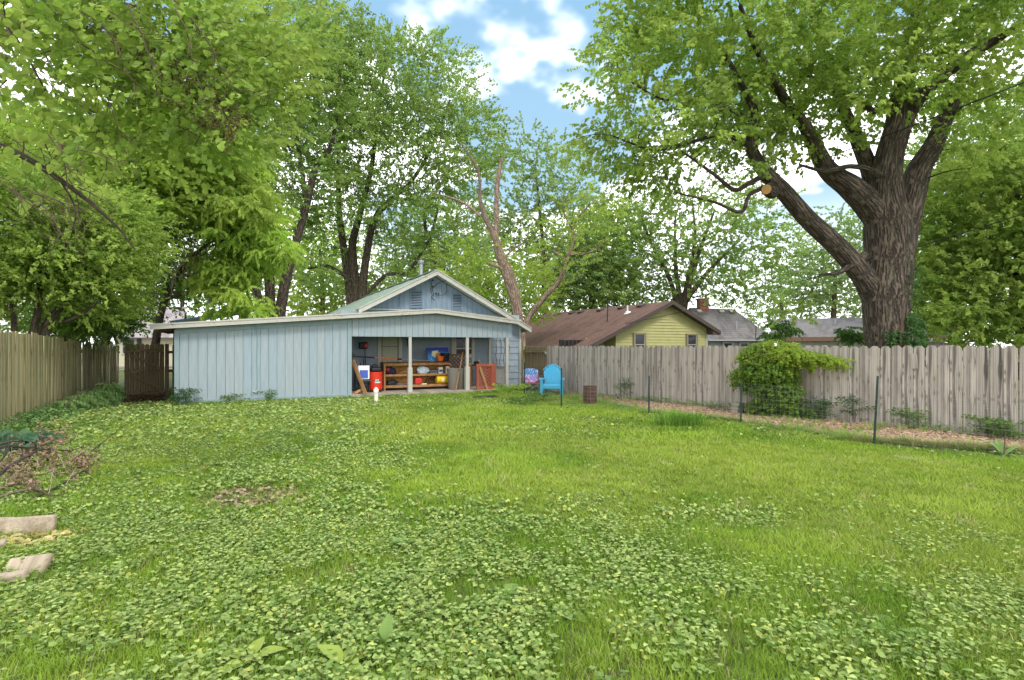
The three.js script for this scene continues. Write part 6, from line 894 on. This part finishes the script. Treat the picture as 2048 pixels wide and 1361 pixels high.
  // wood chips on the bed
  const chip = bx(0.06, 0.008, 0.018), chips = []; for (let i = 0; i < 9000; i++) { const t = mix(-4, 12, r()), o = 0.05 + 2.5 * r(), [x, z] = onFence(t, o); if (sideDist(x, z) > -0.05) continue; chips.push([V(x, 0.012 + 0.012 * r(), -z), V(r() - 0.5, 0.3 * (r() - 0.5), r() - 0.5), r(), 0.6 + 0.9 * r(), lerp3([0.22, 0.13, 0.085], [0.56, 0.40, 0.27], r())]); }
  scatter(null, 'wood_chips', chip, M({ color: rgb(1, 1, 1), roughness: 0.95 }), chips).userData.label = 'pinkish tan wood chips of the bed';
  // brown leaf litter by the side gate and under the fence
  const lit = [], dead = finish(LEAF.oval.map((v) => v * 1)); for (let i = 0; i < 5200; i++) { const s = -4.2 + 4.2 * r(), D = 0.7 + 4.8 * r(), p = hw(s, 0.01 + 0.015 * r(), D); if (fbm(p.x, p.z, 0, 3, 661) + 0.3 * smooth(0.6, 2, D) < 0.5) continue; lit.push([p, V(r() - 0.5, 0.2 * (r() - 0.5), r() - 0.5), (r() - 0.5), 0.05 + 0.06 * r(), lerp3([0.11, 0.06, 0.04], [0.26, 0.15, 0.09], r())]); }
  for (let i = 0; i < 1500; i++) { const x = -2.95 + 2.4 * (r() - 0.5), z = 6.2 + 1.3 * (r() - 0.5); if (bare(x, z) < 0.2) continue; lit.push([V(x, 0.012, -z), V(r() - 0.5, 0.1 * (r() - 0.5), r() - 0.5), r(), 0.03 + 0.04 * r(), lerp3([0.20, 0.13, 0.08], [0.42, 0.32, 0.19], r())]); }
  for (let i = 0; i < 900; i++) { const x = -4.25 + 1.3 * (r() - 0.5), z = 4.75 + 0.8 * (r() - 0.5); if (bare(x, z) < 0.25) continue; lit.push([V(x, 0.015 + 0.02 * r(), -z), V(r() - 0.5, 0.2 * (r() - 0.5), r() - 0.5), r(), 0.05 + 0.05 * r(), lerp3([0.42, 0.32, 0.13], [0.62, 0.5, 0.24], r())]); }
  scatter(null, 'leaf_litter', dead, M({ color: rgb(1, 1, 1), roughness: 0.95, side: THREE.DoubleSide }), lit).userData.label = 'brown fallen leaves and straw on the bare patches';
}
// climbing vine on the picket fence
const tAt = (px) => { for (let q = -3; q < 13; q += 0.01) { const w = onFence(q); if (1024 + F * w[0] / w[1] < px) return q; } return 0; };
{
  const o = thing('fence_vine_bush', 'large yellow-green vine bush spilling over the middle of the picket fence', 'vine', V(0, 0, 0)), r = rngOf(71), items = [], stems = [];
  const blob = (px, py, rp, ry, n, c0, c1, depth = 0.55) => { const t = tAt(px), [x, z] = onFence(t, 0.25), y = EYE - (py - HOR) / F * z, R = rp * z / F, Ry = ry * z / F; for (let i = 0; i < n; i++) { const d = inBall(r), k = Math.pow(d.length(), -0.5), a = d.x * k * R, off = 0.1 + depth * (0.5 + 0.5 * d.z * k), q = onFence(t - a * 0.8, off); const yy = y + d.y * k * Ry; if (yy < 0.05) continue; items.push([V(q[0], yy, -q[1]), V(d.x + r() - 0.5 - 0.5, -0.2 + 0.5 * (r() - 0.5), 0.6 + r() - 0.5), (r() - 0.5), 0.8 + 0.6 * r(), vary(r, c0, c1, 1)]); } };
  const lim = [0.25, 0.38, 0.03], yl = [0.40, 0.50, 0.06], mg = [0.14, 0.26, 0.045];
  blob(1540, 712, 46, 26, 420, mg, yl); blob(1595, 712, 48, 20, 330, lim, yl); blob(1645, 714, 30, 10, 110, lim, yl, 0.35); blob(1676, 718, 18, 7, 36, lim, yl, 0.25); blob(1555, 738, 58, 26, 460, mg, lim, 0.7); blob(1515, 748, 30, 18, 170, mg, yl); blob(1498, 760, 16, 10, 70, mg, lim, 0.3); blob(1568, 775, 44, 28, 380, mg, lim, 0.6); blob(1565, 808, 42, 26, 330, mg, lim, 0.5); blob(1535, 815, 24, 20, 140, mg, yl, 0.4); blob(1612, 828, 20, 14, 90, mg, lim, 0.3); blob(1560, 690, 40, 10, 90, lim, yl, 0.3);
  scatter(o, 'leaves', SPRIG.small, mLeaf, items);
  for (let k = 0; k < 7; k++) { const t = tAt(1545 + 12 * k), pts = []; for (let i = 0; i < 5; i++) { const [x, z] = onFence(t + 0.15 * (r() - 0.5) - 0.06 * i, 0.12 + 0.1 * r()); pts.push(V(x, 0.02 + i * 0.36, -z)); } stems.push(tube(pts, [0.014, 0.012, 0.01, 0.008, 0.004], 5, 12)); }
  part(o, 'stem', stems, mTwigPale, 'stuff');
  // a sapling behind the fence beside it
  const s = thing('young_sapling', 'small compound-leaved sapling poking above the fence beside the garage', 'sapling', V(0, 0, 0)), it = []; for (const [px, py] of [[1560, 665], [1545, 672], [1580, 655], [1555, 648], [1720, 668], [1705, 678], [1690, 660]]) for (let k = 0; k < 5; k++) it.push([P(px + 14 * (r() - 0.5), py + 10 * (r() - 0.5), 15.2 + 0.3 * r()), V(r() - 0.5, 0.1, r() - 0.5), 0, 0.7 + 0.4 * r(), vary(r, [0.06, 0.15, 0.03], [0.16, 0.28, 0.05], 1)]); scatter(s, 'leaves', SPRIG.plume, mLeaf, it); part(s, 'stem', [tube([P(1565, 815, 15.2), P(1562, 700, 15.2), P(1558, 650, 15.2)], [0.02, 0.014, 0.006], 5, 6)], mTwig);
}
{ // slender weeds against the pickets, by the shed, and the leafy plant at the house corner
  const r = rngOf(81); const weed = (label, p, h, w, n, c0, c1, sp = SPRIG.small) => { const t = thing('tall_weed', label, 'weed', p, 0, 'tall weeds'), it = []; for (let i = 0; i < n; i++) { const y = h * Math.pow(r(), 0.8), a = r() * 6.283, k = w * (1 - 0.5 * y / h) * r(); it.push([V(Math.cos(a) * k, 0.04 + y, Math.sin(a) * k), V(Math.cos(a), 0.3, Math.sin(a)), (r() - 0.5), 0.7 + 0.6 * r(), vary(r, c0, c1, 1)]); } scatter(t, 'leaves', sp, mLeaf, it); part(t, 'stem', rod(V(0, 0, 0), V(0.03, h, 0.02), 0.008, 5, 0.004), mTwig); };
  const fp = (px, off = 0.15) => { const [x, z] = onFence(tAt(px), off); return V(x, 0, -z); }, g1 = [0.09, 0.19, 0.04], g2 = [0.19, 0.3, 0.05];
  weed('narrow light green weed standing against the pickets right of the barrel', fp(1254), 0.62, 0.1, 26, g1, g2); weed('slim dark weed against the pickets right of the vine', fp(1716), 0.55, 0.12, 26, [0.05, 0.11, 0.03], g1); weed('bushy weed at the vine foot', fp(1650, 0.3), 0.4, 0.24, 60, [0.05, 0.11, 0.03], g1); weed('leafy weed below the short pickets', fp(1822), 0.42, 0.14, 26, g1, g2); weed('dark weed clump before the stained right pickets', fp(1985, 0.25), 0.28, 0.3, 34, [0.09, 0.18, 0.05], g2); weed('low weed clump at the far right of the fence', fp(2035, 0.3), 0.3, 0.3, 34, [0.09, 0.18, 0.05], g2);
  weed('weedy shoots growing at the left corner of the shed wall', hw(0.22, 0, -0.25), 0.42, 0.3, 60, [0.06, 0.15, 0.06], g1); weed('small weed sprouting at the shed wall skirt', hw(1.5, 0, -0.2), 0.22, 0.16, 18, g1, g2); weed('thin weed at the shed wall below the hanging cable', hw(2.35, 0, -0.2), 0.3, 0.1, 14, g1, g2);
  weed('bright leafy plant with dark stems in front of the porch corner post', G(1024, 802), 0.42, 0.16, 22, [0.20, 0.34, 0.04], [0.36, 0.46, 0.07], SPRIG.oval); weed('tufted weed beside the folding chair', G(1080, 806), 0.22, 0.4, 60, g1, g2); weed('grassy weed mound right of the porch mat', G(1046, 812), 0.16, 0.4, 44, g1, g2);
  // compound-leaved shoots leaning out of the left fence
  const t = thing('sumac_shoot', 'arching shoot with rows of paired leaflets leaning out from the left fence', 'shoot', V(0, 0, 0)), it = []; for (let k = 0; k < 34; k++) { const q = r(), px = 128 + 100 * q, py = 812 - 46 * q + 40 * (r() - 0.3), z = 13.2 + 2.6 * q; it.push([P(px, py, z), V(0.8, 0.1 - 0.3 * r(), 0.4 + 0.5 * (r() - 0.5)), (r() - 0.5) * 0.5, 0.65 + 0.4 * r(), vary(r, [0.14, 0.27, 0.08], [0.28, 0.42, 0.13], 1)]); } scatter(t, 'leaves', SPRIG.plume, mLeaf, it); part(t, 'stem', [tube([P(112, 842, 13.0), P(140, 800, 13.4), P(190, 775, 14.8), P(232, 760, 15.8)], [0.02, 0.015, 0.01, 0.004], 5, 10)], mTwig);
  // hostas of blue-green leaves at the near foot of the left fence
  const bgp = thing('blue_green_weed', 'large blue-green leaved weed at the near foot of the left board fence', 'weed', V(0, 0, 0)), bi = []; for (let k = 0; k < 90; k++) { const px = -30 + 100 * r(), py = 862 + 60 * r(), z = 8.6 + 1.2 * r(); bi.push([P(px, py, z), V(r() - 0.2, 0.1 - 0.3 * r(), r() - 0.3), (r() - 0.5) * 0.5, 1.1 + 0.6 * r(), vary(r, [0.07, 0.17, 0.09], [0.17, 0.30, 0.15], 1)]); } scatter(bgp, 'leaves', sprig(LEAF.heart, 19, { n: 6, L: 0.24, size: 0.13, droop: 0.3 }), mLeaf, bi.filter((b) => b[0].y > 0.02)); part(bgp, 'stem', [tube([G(-10, 905), P(0, 880, 9.2), P(20, 866, 9.2)], [0.02, 0.014, 0.006], 5, 8)], mTwig);
}
{ // pile of cut branches with dried leaves at the left edge
  const o = thing('dead_branch_pile', 'heap of cut dead branches with curled brown leaves at the left edge', 'branches', V(0, 0, 0)), r = rngOf(95), it = [];
  const br = (pts, w) => part(o, 'branch', tube(pts.map(([px, py, h]) => { const g = G(px, py); g.y = h; return g; }), pts.map((_, i) => w * (1 - 0.75 * i / (pts.length - 1))), 6, 14, 0.12, 7), r() < 0.6 ? mBarkPale : mBark2);
  br([[-60, 1010, 0.1], [20, 975, 0.25], [60, 955, 0.3], [90, 930, 0.22], [140, 918, 0.12]], 0.03); br([[-40, 960, 0.2], [10, 945, 0.35], [50, 940, 0.3], [110, 910, 0.2]], 0.022); br([[-50, 1000, 0.05], [40, 985, 0.1], [110, 1003, 0.06], [180, 965, 0.05]], 0.02); br([[60, 1010, 0.05], [120, 985, 0.08], [170, 955, 0.1], [188, 942, 0.1]], 0.014); br([[-30, 940, 0.3], [30, 915, 0.25], [90, 900, 0.15], [130, 890, 0.1]], 0.016); br([[172, 918, 0.05], [205, 900, 0.12], [245, 878, 0.22]], 0.014); br([[-40, 985, 0.12], [5, 965, 0.3], [20, 930, 0.42]], 0.02); br([[0, 1005, 0.06], [60, 1000, 0.12], [120, 1010, 0.04]], 0.018);
  const twigs = []; for (let k = 0; k < 60; k++) { const px = -40 + 200 * r(), py = 900 + 105 * r(), a = G(px, py), b = G(px + 40 * (r() - 0.3), py + 26 * (r() - 0.5)); a.y = 0.05 + 0.2 * r(); b.y = 0.05 + 0.25 * r(); twigs.push(rod(a, b, 0.006, 4, 0.003)); } part(o, 'twigs', twigs, mTwigPale, 'stuff');
  for (let k = 0; k < 900; k++) { const c = [[20, 955], [70, 935], [130, 955], [40, 985], [170, 945], [95, 905], [110, 880], [60, 915]][Math.floor(r() * 8)], p = G(c[0] + 70 * (r() - 0.5), c[1] + 36 * (r() - 0.5)); p.y = 0.05 + 0.24 * r(); it.push([p, V(r() - 0.5, r() - 0.7, r() - 0.5), r() * 6, 0.04 + 0.035 * r(), lerp3([0.12, 0.07, 0.045], [0.36, 0.24, 0.15], r())]); }
  scatter(o, 'dried_leaves', finish(bladeLeaf([0, 0.24, 0.26, 0.16, 0], 0.7, 0.5)), M({ color: rgb(1, 1, 1), roughness: 0.95, side: THREE.DoubleSide }), it);
}
renderer.render(scene, camera);
